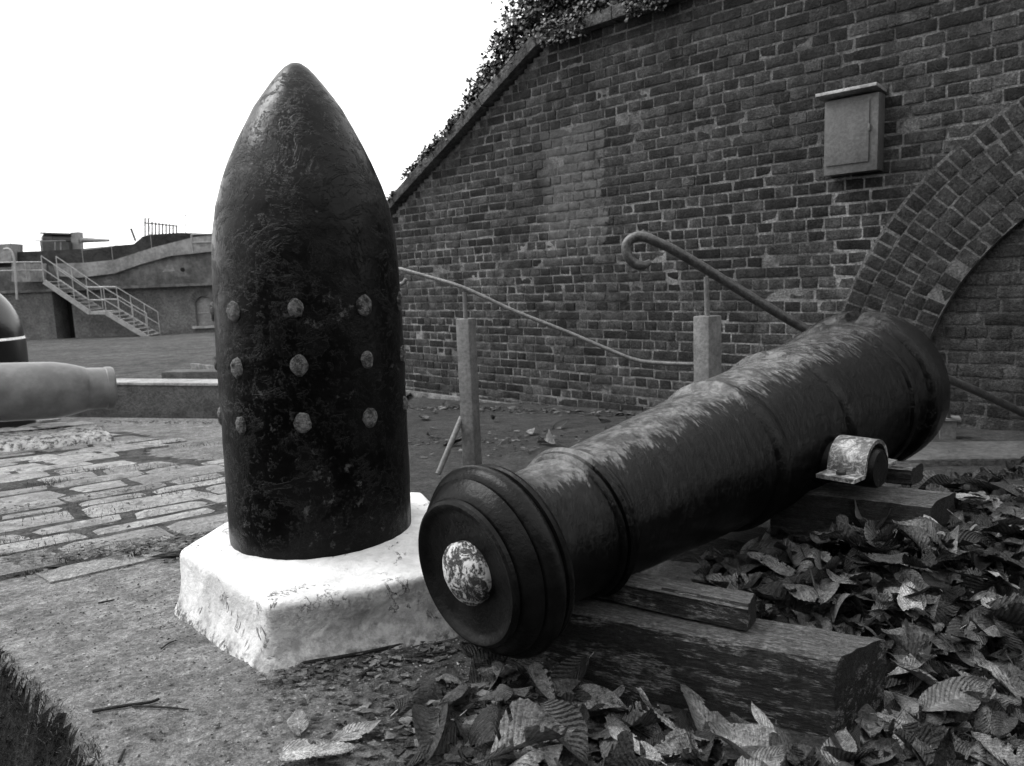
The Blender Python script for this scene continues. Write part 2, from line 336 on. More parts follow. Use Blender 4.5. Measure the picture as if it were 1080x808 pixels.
for p in gs.data.polygons:
    c = p.center
    if c.y < 6 and (Vector((c.x, c.y)) - EA).dot(EN) + .02 * nz((c.x, c.y, 0), 7.) > .0: p.material_index = 1
KA, KB = Vector((-3.60, 6.72)), Vector((-2.2, 6.12)); KD = (KB - KA).normalized(); KN = Vector((-KD.y, KD.x))
lw = sheet('lawn', [-60 + i * 1. for i in range(62)], [5.5 + .5 * i for i in range(56)], lambda x, y: plane_z(y) + .05 + .03 * nz((x, y, 0), .6), M['lawn'],
           lambda x, y: (Vector((x, y)) - KA).dot(KN) > .3 and (Vector((x, y)) - KB).dot(KD) < .5)
lw['kind'] = 'structure'

# paving: courses of worn stone slabs, square to the long wall
pv = MB(); vd = -WN                       # courses run towards the wall
PO = gpt(120, 590)
def pok(p):
    front = gpt(0, 606); f2 = gpt(235, 586)
    d = (f2 - front); n = Vector((-d.y, d.x, 0))
    if (p - front).dot(n) < 0: return False
    r1 = Vector((-.42, 2.45, 0)); 
    if (p - r1).dot(vd) > .25 + .25 * nz(p, 1.3): return False
    return (Vector((p.x, p.y)) - KA).dot(KN) < -.18 and p.x > -5.5
k = -2; u = -2.2
while u < 5.2:
    wdt = random.choice((.13, .16, .19, .24)); v = -3.4 + random.random() * .6
    while v < 2.4:
        ln = random.uniform(.24, .48); g = .010
        c = PO + WD * (u + wdt / 2) + vd * (v + ln / 2); c.z = 0
        if pok(c) and random.random() > .015:
            dz = random.uniform(-.006, .004); tl = random.uniform(-.008, .008)
            nu, nv = max(3, int(wdt / .045)), max(4, int(ln / .05)); top = {}
            vs = []; fs = []
            for j in range(nv + 1):
                for i in range(nu + 1):
                    a = (i / nu - .5) * (wdt - g); b = (j / nv - .5) * (ln - g)
                    ed = min(i, nu - i, j, nv - j) == 0
                    p = c + WD * a + vd * b
                    p += (WD * nz(p, 17.) + vd * nz(p, 17., 5)) * .007 * (1 if ed else .3)
                    p.z = plane_z(p.y) + .020 + dz + tl * (i / nu - .5) + .003 * nz(p, 9.) - (.011 if ed else 0)
                    vs.append(p)
            fs = [(j * (nu + 1) + i, j * (nu + 1) + i + 1, (j + 1) * (nu + 1) + i + 1, (j + 1) * (nu + 1) + i) for j in range(nv) for i in range(nu)]
            rim = [i for i in range(nu + 1)] + [j * (nu + 1) + nu for j in range(1, nv + 1)] + [nv * (nu + 1) + i for i in range(nu - 1, -1, -1)] + [j * (nu + 1) for j in range(nv - 1, 0, -1)]
            base = len(vs); vs += [vs[i] - Vector((0, 0, .05)) for i in rim]
            fs += [(rim[i], base + i, base + (i + 1) % len(rim), rim[(i + 1) % len(rim)]) for i in range(len(rim))]
            pv.add(vs, fs)
        v += ln
    u += wdt
bed = sheet('soil', [-6 + .06 * i for i in range(110)], [1.9 + .06 * i for i in range(85)], lambda x, y: plane_z(y) + .0105 + .003 * nz((x, y, 0), 9.), M['joint_soil'], lambda x, y: pok(Vector((x, y, 0)))); bed['kind'] = 'structure'
o = pv.build('paving', M['paving_stone'], smooth=50); o['kind'] = 'structure'

# ------------------------------------------------------------------ brick wall
wall = empty('brick_wall', wp(2, -.4), 'long dark brick wall with sloping coped end and blocked arch', 'wall')
AC_U, AC_Z, AR_O, AR_I = -1.30, -.12, 1.836, 1.345
def top_z(u): return 2.45 if u < 2.75 else 2.45 - (u - 2.75) * .52
def brick(mb, o, ax, az, an, L, Hh, out):     # o = lower left corner on the face plane, ax along, az up, an outward
    nx = 4 if L > .16 else 3; vs = []; sd = random.random() * 50
    dx = [random.uniform(-.0025, .0025) for _ in range(4)]; tw = random.uniform(-.0025, .0025); tz = random.uniform(-.002, .002)
    rows = (0, .12, .88, 1)
    for j, zz in enumerate(rows):
        for i in range(nx + 1):
            xx = (0, .06, .5, .94, 1)[i] if nx == 4 else (0, .1, .9, 1)[i]
            e = (i in (0, nx)) or (j in (0, 3))
            q = o + ax * (xx * L) + az * (zz * Hh)
            j1, j2 = nz(q, 31., 3), nz(q, 31., 9)
            q += ax * j1 * .0025 + az * j2 * .0022
            dep = out + tw * (xx - .5) * 2 + tz * (zz - .5) * 2 + nz(q, 24.) * .0022
            if e: dep -= .002 + max(0, nz(q, 40., 7)) * .006
            vs.append(q + an * dep)
    n1 = nx + 1
    fs = [(j * n1 + i, j * n1 + i + 1, (j + 1) * n1 + i + 1, (j + 1) * n1 + i) for j in range(3) for i in range(nx)]
    rim = [i for i in range(n1)] + [j * n1 + nx for j in (1, 2, 3)] + [3 * n1 + i for i in range(nx - 1, -1, -1)] + [2 * n1, n1]
    b = len(vs); vs += [vs[i] - an * .03 for i in rim]
    fs += [(rim[i], b + i, b + (i + 1) % len(rim), rim[(i + 1) % len(rim)]) for i in range(len(rim))]
    mb.add(vs, fs)
Z = Vector((0, 0, 1))
def courses(mb, u0, u1, z0, z1, off, clip, hcourse=.0695, jt=.0125, seed=0):
    random.seed(seed); row = 0; z = z0
    while z < z1:
        head = row % 2 == 0
        if random.random() < .06: head = not head
        L = .1065 if head else .213
        u = u0 - random.uniform(0, .11)
        while u < u1:
            ll = L
            if random.random() < .1: ll = .1065 if L > .2 else .213
            a, b = u + jt / 2 + random.uniform(-.002, .002), u + ll - jt / 2
            for (ca, cb) in clip(a, b, z + hcourse / 2):
                if cb - ca > .03:
                    # origin at high u because the wall frame is seen from outside
                    brick(mb, wp(ca, z + jt / 2 + random.uniform(-.0025, .0025), off), WD, Z, WN, cb - ca, hcourse - jt + random.uniform(-.003, .003), random.gauss(0, .0022))
            u += ll
        z += hcourse; row += 1
def clip_main(a, b, z):
    tz = z + .05
    umax = 9.9 if tz < -.9 else (2.75 + (2.45 - tz) / .52)
    if tz > 2.47: return []
    b2 = min(b, umax)
    if b2 <= a: return []
    dz = z - AC_Z
    if dz < AR_O - .03 and dz > -.02:
        h = math.sqrt((AR_O - .03) ** 2 - dz * dz)
        if a < AC_U + h: a = AC_U + h
    elif dz <= -.02 and a < AC_U + AR_O - .03: a = AC_U + AR_O - .03
    return [(a, b2)] if b2 > a else []
mb = MB(); courses(mb, -3.0, 8.4, -.675, 2.47, 0, clip_main, seed=3)
mb.build('brickwork', M['brick'], wall, smooth=40)
# mortar bed, dragged flush over the bricks here and there
def mortar(us, zs, off, ok):
    mb = MB(); n = len(us)
    mb.v = [wp(u, z, off - .0056 + .0022 * nz((u, z, 1.), 3.2) + .0025 * nz((u, z, 4.), 18.) ) for z in zs for u in us]
    for j in range(len(zs) - 1):
        for i in range(n - 1):
            if ok((us[i] + us[i + 1]) / 2, (zs[j] + zs[j + 1]) / 2): mb.f.append((j * n + i, j * n + i + 1, (j + 1) * n + i + 1, (j + 1) * n + i))
    return mb
def mk(u, z):
    if z > top_z(u) - .01: return False
    if z > AC_Z: return math.hypot(u - AC_U, z - AC_Z) > AR_O - .06
    return u > AC_U + AR_O - .06
us = [-3 + .035 * i for i in range(int(11.6 / .035))]; zs = [-.7 + .03 * i for i in range(int(3.2 / .03))]
mortar(us, zs, 0, mk).build('mortar_bed', M['mortar'], wall, smooth=60, fix=False)
# arch ring: four rings of headers, a touch proud of the wall
mb = MB(); random.seed(8); rings = 5; rw = (AR_O - AR_I) / rings
for r in range(rings):
    ra = AR_I + r * rw; rm = ra + rw / 2; n = int((rm * PI) / .074); ofs = random.random()
    for k in range(-14, n + 1):
        th = (k + ofs) * .074 / rm
        if th > 2.0 or th < -.25: continue
        er = Vector((0, 0, 0)) + WD * math.cos(th) + Z * math.sin(th); et = -WD * math.sin(th) + Z * math.cos(th)
        base = wp(AC_U, AC_Z, .012) + er * (ra + .005) - et * .031
        brick(mb, base, er, et, WN, rw - .010, .062, random.gauss(0, .0025))
mb.build('arch_ring', M['arch_brick'], wall, smooth=40)
mb = MB(); N = 60; vs = []; fs = []
for i in range(N + 1):
    th = -.3 + 2.3 * i / N
    for r, o_ in ((AR_I, .012), (AR_I, .006), (AR_O + .012, .006), (AR_O + .012, -.03)):
        vs.append(wp(AC_U + r * math.cos(th), AC_Z + r * math.sin(th), o_ - (.16 if r == AR_I and o_ == .012 else 0)))
for i in range(N):
    for q in range(3): fs.append((i * 4 + q, i * 4 + q + 1, (i + 1) * 4 + q + 1, (i + 1) * 4 + q))
mb.add(vs, fs); mb.build('arch_mortar', M['arch_lime'], wall, smooth=40)
# brick infill of the arch, set back
def clip_in(a, b, z):
    dz = z - AC_Z
    r = AR_I + .05
    if dz > r: return []
    h = math.sqrt(max(0, r * r - max(dz, 0) ** 2)); a, b = max(a, AC_U - h), min(b, AC_U + h)
    return [(a, b)] if b > a else []
mb = MB(); courses(mb, -3.0, .3, -.675, 1.4, -.035, clip_in, seed=21); mb.build('arch_infill', M['infill_brick'], wall, smooth=40)
mortar([-3 + .035 * i for i in range(96)], [-.7 + .03 * i for i in range(70)], -.035, lambda u, z: math.hypot(u - AC_U, max(0, z - AC_Z)) < AR_I + .06).build('infill_mortar', M['old_mortar'], wall, smooth=60, fix=False)
# body of the wall behind the faces
mb = MB()
pts = [(-3, -1.2), (-3, 2.44), (2.75, 2.44), (8.6, -.6), (8.6, -1.2)]
vs = [wp(u, z, -.16) for u, z in pts] + [wp(u, z, -.5) for u, z in pts]
mb.add(vs, [(0, 1, 2, 3, 4), (9, 8, 7, 6, 5)] + [(i, (i + 1) % 5, 5 + (i + 1) % 5, 5 + i) for i in range(5)])
mb.build('wall_core', M['fort_dark'], wall)
# coping stones
mb = MB(); random.seed(4)
def cope(a, b, n):
    for i in range(n):
        p, q = a.lerp(b, (i + .004) / n), a.lerp(b, (i + 1 - .004) / n); d = (q - p)
        dn = d.normalized(); upv = dn.cross(WN); upv = upv if upv.z > 0 else -upv
        mb.box((p + q) / 2 + upv * (.045 + random.uniform(-.004, .004)) - WN * .16, d / 2, upv * .045, WN * .24, .012)
cope(wp(-3, 2.45), wp(2.77, 2.45), 8); cope(wp(2.77, 2.45), wp(8.5, 2.45 - 5.73 * .52), 9)
mb.build('coping', M['coping_stone'], wall, smooth=35)
mb = MB(); mb.box(wp(6.0, -.40, .02), WD * 4., Z * .045, WN * .02, .008); 
mb.build('wall_plinth', M['mortar'], wall, smooth=35)
# earth bank behind the wall
mb = MB(); us = [-3.4 + .25 * i for i in range(50)]; ts = [0, .3, .7, 1.3, 2.2, 3.5, 5]
for u in us:
    for s in ts:
        z = top_z(min(u, 8.9)) + .02 + (.55 * (1 - math.exp(-s * .9)) if u < 5 else .2 * s / 5) + .08 * nz((u, s, 0), 1.7)
        if s == ts[-1]: z = -1.5
        mb.v.append(wp(u, z, -.42 - s))
n = len(ts)
mb.f = [(i * n + j, i * n + j + 1, (i + 1) * n + j + 1, (i + 1) * n + j) for i in range(len(us) - 1) for j in range(n - 1)]
o = mb.build('earth_bank', M['soil'], smooth=180); o['kind'] = 'structure'
# unseen bank added behind the camera, cuts sky light on camera-facing sides
def rear(x, y):
    return plane_z(y) + 3.8 * sstep(-2.2, -6.5, y) * (1 + .15 * nz((x, y, 0), .3)) + .12 * nz((x, y, 0), 1.1)
o = sheet('unseen_bank', [-9 + .8 * i for i in range(34)], [-11 + .6 * i for i in range(16)], rear, M['lawn']); o['kind'] = 'structure'
# ivy along the coping
ivy = empty('ivy', wp(3.2, 2.3, -.2), 'dark ivy spilling over the sloping coping of the brick wall', 'ivy')
mb = MB(); st = MB(); random.seed(5)
def ivy_leaf(p, s):
    d = Vector((random.gauss(0, 1), random.gauss(0, 1), random.gauss(0, .7))).normalized(); nrm = (Vector((random.gauss(0, .6), random.gauss(0, .6), .6)) + WN * .5).normalized()
    d = (d - nrm * d.dot(nrm)).normalized(); e = nrm.cross(d)
    sh = [(0, 0), (.25, .5), (.5, .34), (.62, .55), (1.05, 0), (.62, -.55), (.5, -.34), (.25, -.5)]
    mb.add([p + (d * a + e * b) * s + nrm * (abs(b) * -.25 * s) for a, b in sh], [(0, 1, 2), (0, 2, 4), (2, 3, 4), (0, 4, 6), (4, 5, 6), (0, 6, 7)])
def thick(u):       # how deep the ivy stands on the coping
    b = .50 * math.exp(-((u - 2.95) / .55) ** 2) + .26 * sstep(5.0, 3.2, u) + .05
    if u < 2.3: b *= sstep(1.2, 2.3, u)
    return b * (.8 + .55 * nz((u, 0, 0), 2.6) + .3 * nz((u, 3, 0), 7.))
for i in range(52000):
    u = 1.3 + 4. * random.random() ** .9; th = max(thick(u), .03)
    h = th * random.random() ** .8 * (1 if random.random() > .06 else 1.2)
    back = random.uniform(-.09, .75)
    if back < 0 and h > .12: continue
    if nz((u * 3, h * 5, back * 2), 2.1) < -.3: continue
    ivy_leaf(wp(u, top_z(u) + .07 + h, -back), random.uniform(.018, .036))
for i in range(24000):
    u = 1.5 + 3.5 * random.random(); h = thick(u) * random.random() * .75; ivy_leaf(wp(u, top_z(u) + .06 + h, -random.uniform(.0, .7)), random.uniform(.03, .05))
for i in range(1500):         # hanging over the face at the corner
    u = random.uniform(1.6, 3.0); ivy_leaf(wp(u, top_z(u) + random.uniform(-.04, .12), random.uniform(.07, .11)), random.uniform(.015, .03)) if nz((u * 2, 0, 3), 1.3) > -.1 else None
for i in range(60):
    u = random.uniform(1.8, 4.6); h = thick(u) * random.uniform(.7, 1.5); p = wp(u, top_z(u) + .05, -random.uniform(.1, .5)); q = p + WD * random.uniform(-.05, .14) + Z * h
    st.tube([p, (p + q) / 2 + WD * random.uniform(-.03, .03), q], [.006, .004, .002], 5)
    for k in range(7): ivy_leaf(p.lerp(q, random.uniform(.4, 1.05)), random.uniform(.018, .03))
mb.build('foliage', M['ivy_leaf'], ivy, fix=False); tag(st.build('stems', M['dark_timber'], ivy), kind='stuff')

# ------------------------------------------------------------------ cabinet on the wall
cb = empty('wall_cabinet', wp(.4, 1.43), 'small grey painted cabinet with a sloping lid on the brick wall', 'cabinet')
mb = MB(); mb.box(wp(.395, 1.425, .043), WD * .148, Z * .205, WN * .046, .005); mb.build('body', M['cabinet_paint'], cb, smooth=30)
mb = MB(); mb.box(wp(.41, 1.435, .093), WD * .118, Z * .165, WN * .006, .003); mb.box(wp(.29, 1.45, .103), WD * .006, Z * .018, WN * .006, .002); mb.build('door', M['cabinet_paint'], cb, smooth=30)
mb = MB(); mb.box(wp(.405, 1.652, .07), WD * .166, (Z - WN * .12).normalized() * .009, (WN - Z * -.12).normalized() * .08, .003); mb.build('lid', M['cabinet_lid'], cb, smooth=30)

# ------------------------------------------------------------------ upright shell on its plinth
SC = Vector((-.472, 1.80, .125))
sh = empty('artillery_shell', SC, 'tall upright black painted shell with studs on a white block', 'shell')
prof = [(-.02, .12), (-.02, .196), (0, .212), (.02, .2135), (.1, .213), (.25, .2125), (.4, .212), (.5, .2115), (.6, .209), (.66, .2065), (.72, .201), (.77, .192), (.82, .1765), (.87, .1565), (.91, .1375), (.95, .117), (.985, .098), (1.015, .0765), (1.04, .058), (1.06, .0415), (1.075, .027), (1.084, .014), (1.088, .0)]
pp = []
for i in range(len(prof) - 1):
    (a, ra), (b, rb) = prof[i], prof[i + 1]; n = max(1, int((b - a) / .008))
    for k in range(n): pp.append((a + (b - a) * k / n, ra + (rb - ra) * k / n))
pp.append(prof[-1])
ax = Vector((.018, 0, 1.09)).normalized()
def rough_shell(t, r, th):
    p = (math.cos(th) * r, math.sin(th) * r, t)
    return r * (1 + .006 * nz(p, 6.) + .003 * nz(p, 17.) + .0012 * nz(p, 42.)) + (max(0, nz(p, 9., 4.)) ** 2) * .006 if r > .01 else r
mb = MB(); mb.lathe(SC, ax, pp, 128, (1, 0, 0), rough_shell); mb.build('body', M['shell_paint'], sh, smooth=60)
random.seed(2)
yaw0 = math.atan2(-SC.x, -(0 - SC.y) * -1)
for row, t in enumerate((.545, .428, .305)):
    for k in range(9):
        th = -PI / 2 + math.radians(14.5 - 8 + 40 * k)       # 14.5 deg: the camera stands that far round
        d = Vector((math.cos(th), math.sin(th), 0)); s = Z.cross(d)
        mb = MB(); n = 14; vs = []; c = SC + ax * (t + random.uniform(-.004, .004)) + d * .207
        a0 = random.uniform(-.1, .1) * .2
        for lv, (sc_, ou) in enumerate(((1.12, .0), (1.05, .010), (.88, .0165), (.5, .019))):
            for q in range(n):
                an = 2 * PI * q / n; w = 1 + .17 * nz((math.cos(an) * 1.8 + k * 7.3, math.sin(an) * 1.8 + row * 3.1, lv * .4), 1.) - (.12 if (k * 5 + row) % 3 == 0 else 0)
                vs.append(c + s * math.cos(an) * .0175 * sc_ * w + Z * math.sin(an) * .0215 * sc_ * w + d * (ou * .6 + random.uniform(-.0012, .0012)))
        fs = [(l * n + q, l * n + (q + 1) % n, (l + 1) * n + (q + 1) % n, (l + 1) * n + q) for l in range(3) for q in range(n)] + [tuple(3 * n + q for q in range(n))]
        mb.add(vs, fs); mb.build('stud', M['stud_metal'], sh, smooth=50)
# the whitewashed block
out = [Vector(p) for p in ((-.478, 1.372), (-.79, 1.705), (-.745, 1.98), (-.47, 2.16), (-.26, 2.13), (-.10, 1.66), (-.15, 1.50))]
def resample(P, n, rad):
    m = len(P); q = []
    for i in range(m):
        a, b, c = P[i - 1], P[i], P[(i + 1) % m]
        p0 = b + (a - b).normalized() * rad; p1 = b + (c - b).normalized() * rad
        for k in range(7):
            s = k / 6; q.append(p0 * (1 - s) ** 2 + b * 2 * s * (1 - s) + p1 * s * s)
    d = [0]
    for i in range(len(q)): d.append(d[-1] + (q[(i + 1) % len(q)] - q[i]).length)
    r = []; j = 0
    for k in range(n):
        s = d[-1] * k / n
        while d[j + 1] < s: j += 1
        f = (s - d[j]) / max(1e-6, d[j + 1] - d[j]); r.append(q[j].lerp(q[(j + 1) % len(q)], f))
    return r
n = 300; ring = resample(out, n, .016); cen = Vector((-.46, 1.78)); mb = MB()
lv = [(-.05, .03), (-.012, .028), (.005, .022), (.02, .012), (.04, .004), (.055, .0), (.07, -.003), (.085, -.004), (.1, -.005), (.114, -.006), (.122, -.009), (.127, -.015), (.129, -.024)]
vs = []
def nrm2(i):
    t = ring[(i + 1) % n] - ring[i - 1]; return Vector((t.y, -t.x)).normalized()
sg = 1 if nrm2(0).dot(ring[0] - cen) > 0 else -1
for z, o_ in lv:
    for i in range(n):
        p = ring[i] + nrm2(i) * sg * (o_ + .008 * nz((ring[i].x, ring[i].y, z * 1.4), 6.) * (1 if z < .12 else .5) + .0028 * nz((ring[i].x, ring[i].y, z), 18.))
        # spalled hollow low on the face by the gun
        hol = math.exp(-((p.x + .28) / .075) ** 2 - ((z - .045) / .03) ** 2) * (1 if p.y < 1.6 else 0); p = p - nrm2(i) * sg * hol * .02 * (1 + nz((p.x, z, 0), 30.))
        vs.append(Vector((p.x, p.y, z + plane_z(p.y) * (1 - sstep(-.01, .1, z)) + (.006 * nz((p.x, p.y, 0), 5.) if z > .1 else 0))))
for k in range(1, 15):
    s = k / 15
    for i in range(n):
        p = ring[i] + nrm2(i) * sg * -.024; p = p.lerp(cen, s)
        rim = sstep(.30, .215, (p - Vector((SC.x, SC.y))).length) * .007
        vs.append(Vector((p.x, p.y, .129 + rim + .006 * nz((p.x, p.y, 0), 5.) + .003 * nz((p.x, p.y, 0), 30.))))
m = len(lv) + 14
fs = [(l * n + i, l * n + (i + 1) % n, (l + 1) * n + (i + 1) % n, (l + 1) * n + i) for l in range(m - 1) for i in range(n)]
mb.add(vs, fs); o = mb.build('plinth', M['whitewash'], smooth=55)
tag(o, 'chipped whitewashed concrete block under the upright black shell', 'plinth')

# ------------------------------------------------------------------ cannon
cn = empty('cannon', CA, 'old black iron cannon lying across timber beams, muzzle to the camera', 'cannon')
prof = [(.012, 0), (.010, 0.0651), (.004, 0.1063), (0, 0.1150), (-.005, 0.1204), (-.007, 0.1259), (-.004, 0.1313), (.003, 0.1335), (.007, 0.1265), (.009, 0.1345), (.016, 0.1443), (.026, 0.1541), (.034, 0.1595), (.038, 0.1550), (.040, 0.1627), (.045, 0.1698), (.052, 0.1747), (.060, 0.1769), (.068, 0.1747), (.074, 0.1693), (.077, 0.1590), (.080, 0.1585), (.083, 0.1682), (.088, 0.1709), (.094, 0.1693), (.099, 0.1627),
        (.103, .144), (.12, .134), (.15, .131), (.2, .133), (.24, .136), (.252, .1365), (.254, .142), (.260, .146), (.266, .143), (.268, .138), (.270, .147), (.278, .153), (.286, .147), (.288, .138), (.291, .143), (.297, .1455), (.303, .142), (.306, .1385),
        (.4, .145), (.5, .152), (.6, .159), (.7, .166), (.755, .170), (.762, .178), (.775, .184), (.79, .185), (.80, .179), (.82, .180), (.95, .186), (1.06, .192), (1.066, .200), (1.08, .205), (1.095, .205), (1.102, .198), (1.2, .202), (1.32, .208), (1.40, .212), (1.405, .220), (1.42, .225), (1.435, .220), (1.44, .214), (1.48, .216), (1.51, .218), (1.515, .229), (1.525, .237), (1.55, .242), (1.595, .242), (1.62, .239), (1.625, .230), (1.63, .22), (1.655, .2), (1.70, .14), (1.73, .07), (1.78, .05), (1.80, .062), (1.83, .07), (1.86, .06), (1.885, .03), (1.89, 0)]
pp = []
for i in range(len(prof) - 1):
    (a, ra), (b, rb) = prof[i], prof[i + 1]; n = max(1, int(abs(b - a) / .008))
    for k in range(n): pp.append((a + (b - a) * k / n, ra + (rb - ra) * k / n))
pp.append(prof[-1])
def rough_gun(t, r, th):
    if r < .02: return r
    p = (math.cos(th) * r, math.sin(th) * r, t)
    k = .25 if t < .11 else 1.
    r2 = r * (1 + k * (.004 * nz(p, 7.) + .0015 * nz(p, 19.) + .0005 * nz(p, 48.)))
    if t > .3 and t < 1.7: r2 += max(0, nz((p[0] * 1.6, p[1] * 1.6, t * .45), 16., 2.)) * .002      # paint runs
    if 1.512 < t < 1.628 and abs(math.atan2(math.sin(th), math.cos(th))) < .085: r2 = min(r2, .218)   # sighting notch in the base ring
    return r2
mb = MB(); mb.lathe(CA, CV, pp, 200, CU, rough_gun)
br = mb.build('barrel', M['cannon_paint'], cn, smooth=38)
br.data.materials.append(M['muzzle_paint'])
for p in br.data.polygons:
    if (p.center - Vector((0, 0, 0))).dot(CV) < .104: p.material_index = 1
mb = MB(); pr = [(.012, .056), (-.003, .0565), (-.009, .053), (-.016, .043), (-.022, .031), (-.025, .016), (-.026, 0)]
mb.lathe(CA, CV, pr, 40, CU, lambda t, r, th: r * (1 + .03 * nz((math.cos(th), math.sin(th), t * 40), 2.))); tag(mb.build('plug', M['flaked_white'], cn, smooth=60), 'round muzzle plug with flaking white paint')
TP = CA + CV * .985 + Vector((0, 0, -.038))
for sd in (1, -1):
    mb = MB(); mb.lathe(TP + CS * sd * .17, CS * sd, [(0, .05), (.125, .046), (.131, .042), (.132, 0)], 32); mb.build('trunnion', M['muzzle_paint'], cn, smooth=40)
# iron cap strap over the near trunnion
def strap():
    t0, t1 = .205, .292; sec = []; R = .054
    cz = TP.z
    for s in [(-.118, -.012), (-.062, -.012)]: sec.append(s)
    for k in range(13):
        an = PI - PI * k / 12; sec.append((math.cos(an) * R, math.sin(an) * R + .004))
    sec += [(.062, -.012), (.118, -.012)]
    vs = []; m = len(sec); ch = Vector((CV.x, CV.y, 0)).normalized()
    for ou in (0, .009):
        for tt in (t0, t1):
            for i, (a, b) in enumerate(sec):
                d = Vector((a, b)); q = d
                if ou:
                    pa = Vector(sec[max(i - 1, 0)]); pb = Vector(sec[min(i + 1, m - 1)]); tn = (pb - pa).normalized(); q = d + Vector((-tn.y, tn.x)) * ou
                vs.append(TP + CS * tt + ch * q.x + Z * q.y)
    fs = []
    for i in range(m - 1):
        fs += [(i, i + 1, m + i + 1, m + i), (2 * m + i, 3 * m + i, 3 * m + i + 1, 2 * m + i + 1), (i, 2 * m + i, 2 * m + i + 1, i + 1), (m + i, m + i + 1, 3 * m + i + 1, 3 * m + i)]
    fs += [(0, m, 3 * m, 2 * m), (m - 1, 3 * m - 1, 4 * m - 1, 2 * m - 1)]
    return vs, fs, ch
st_e = empty('iron_strap', TP + CS * .25, 'bent iron strap with worn pale paint over the gun trunnion', 'bracket')
mb = MB(); vs, fs, CH = strap(); mb.add(vs, fs); mb.build('band', M['strap_iron'], st_e, smooth=35)
for a in (-.09, .09):
    mb = MB(); mb.lathe(TP + CS * .25 + CH * a + Z * -.004, Z, [(0, .011), (.008, .011), (.012, .008), (.013, 0)], 6); mb.build('bolt', M['iron_dark'], st_e)
# timber beams
def timber(name, corner, along, across, zt, zb, L, wd_, mat, label, bev=.006, extra=None):
    e = Vector((along[0], along[1], 0)).normalized(); c = Vector((across[0], across[1], 0)).normalized()
    bm = bmesh.new(); bmesh.ops.create_grid(bm, x_segments=2, y_segments=2, size=1); bm.free()
    mb = MB(); hh = (zt - zb) / 2
    NL, NC, NHH = max(4, int(L / .02)), 7, 8
    # rounded prism, subdivided so that edges can be worn
    sec = []
    for i in range(NC + 1): sec.append((i / NC, 1.))
    for j in range(1, NHH + 1): sec.append((1., 1 - j / NHH))
    for i in range(1, NC + 1): sec.append((1 - i / NC, 0.))
    for j in range(1, NHH): sec.append((0., j / NHH))
    m = len(sec); vs = []; sd = random.random() * 30
    o = Vector((corner[0], corner[1], 0))
    for l in range(NL + 1):
        f = l / NL
        for a, b in sec:
            p = o + e * (f * L) + c * (a * wd_) + Z * (zb + b * (zt - zb))
            wcorner = (1 if a in (0., 1.) and b in (0., 1.) else 0)
            g = .0035 * nz((f * L * 3, a * wd_ * 20 + sd, b * 4), 1.5) + .002 * nz((f * L * 10, a * 9 + sd, b * 9), 3.)
            inn = (o + e * (f * L) + c * (.5 * wd_) + Z * ((zt + zb) / 2) - p).normalized()
            p += inn * (g + wcorner * (.006 + .006 * max(0, nz((f * L, a + sd, b), 12.))))
            if l in (0, NL): p += e * (.004 if l == 0 else -.004) * nz((a * 3, b * 3, sd), 2.)
            vs.append(p)
    fs = [(l * m + i, l * m + (i + 1) % m, (l + 1) * m + (i + 1) % m, (l + 1) * m + i) for l in range(NL) for i in range(m)]
    fs += [tuple(reversed(range(m))), tuple(NL * m + i for i in range(m))]
    mb.add(vs, fs)
    if extra: extra(mb)
    # object frame along the grain, so that the grain runs with the beam
    ob = mb.build(name, mat, smooth=40)
    ob.data.materials.append(M['pale_timber'])
    for p in ob.data.polygons:
        if p.normal.z > .8 and p.center.z > zt - .03: p.material_index = 1  # upward faces take the paler timber tone
    A = math.atan2(e.y, e.x); R = Matrix.Translation(o) @ Matrix.Rotation(A, 4, 'Z')
    ob.data.transform(R.inverted()); ob.matrix_world = R
    return tag(ob, label, 'beam')
NB = Vector((.503, 1.162)); NBd = Vector((-.882, .471)); NBc = Vector((.117, .072))
random.seed(9)
timber('timber_beam', NB, NBd, NBc, .088, -.10, .66, .137, M['worn_timber'], 'weathered timber beam with flaking paint under the gun muzzle')
timber('timber_chock', Vector((.391, 1.262)), Vector((-.83, .55)), Vector((.5, .86)), .139, .0885, .30, .068, M['worn_timber'], 'short square timber chock lying on the beam beside the muzzle')
FB = Vector((.915, 1.645)); FBd = Vector((-.866, .5)); FBc = Vector((.115, .097))
def low_part(mb):
    c = Vector((FBc.x, FBc.y, 0)).normalized(); e = Vector((FBd.x, FBd.y, 0)).normalized(); q = Vector((FB.x, FB.y, 0))
    mb.box(q + e * .62 + c * .075 + Z * -.02, e * .42, c * .072, Z * .06, .008)
timber('timber_beam', FB, FBd, FBc, .182, -.09, .34, .15, M['dark_timber'], 'dark painted timber beam under the breech half of the gun', extra=low_part)
timber('timber_chock', Vector((.948, 1.79)), FBd, FBc, .228, .184, .22, .07, M['dark_timber'], 'small dark timber chock behind the iron strap')

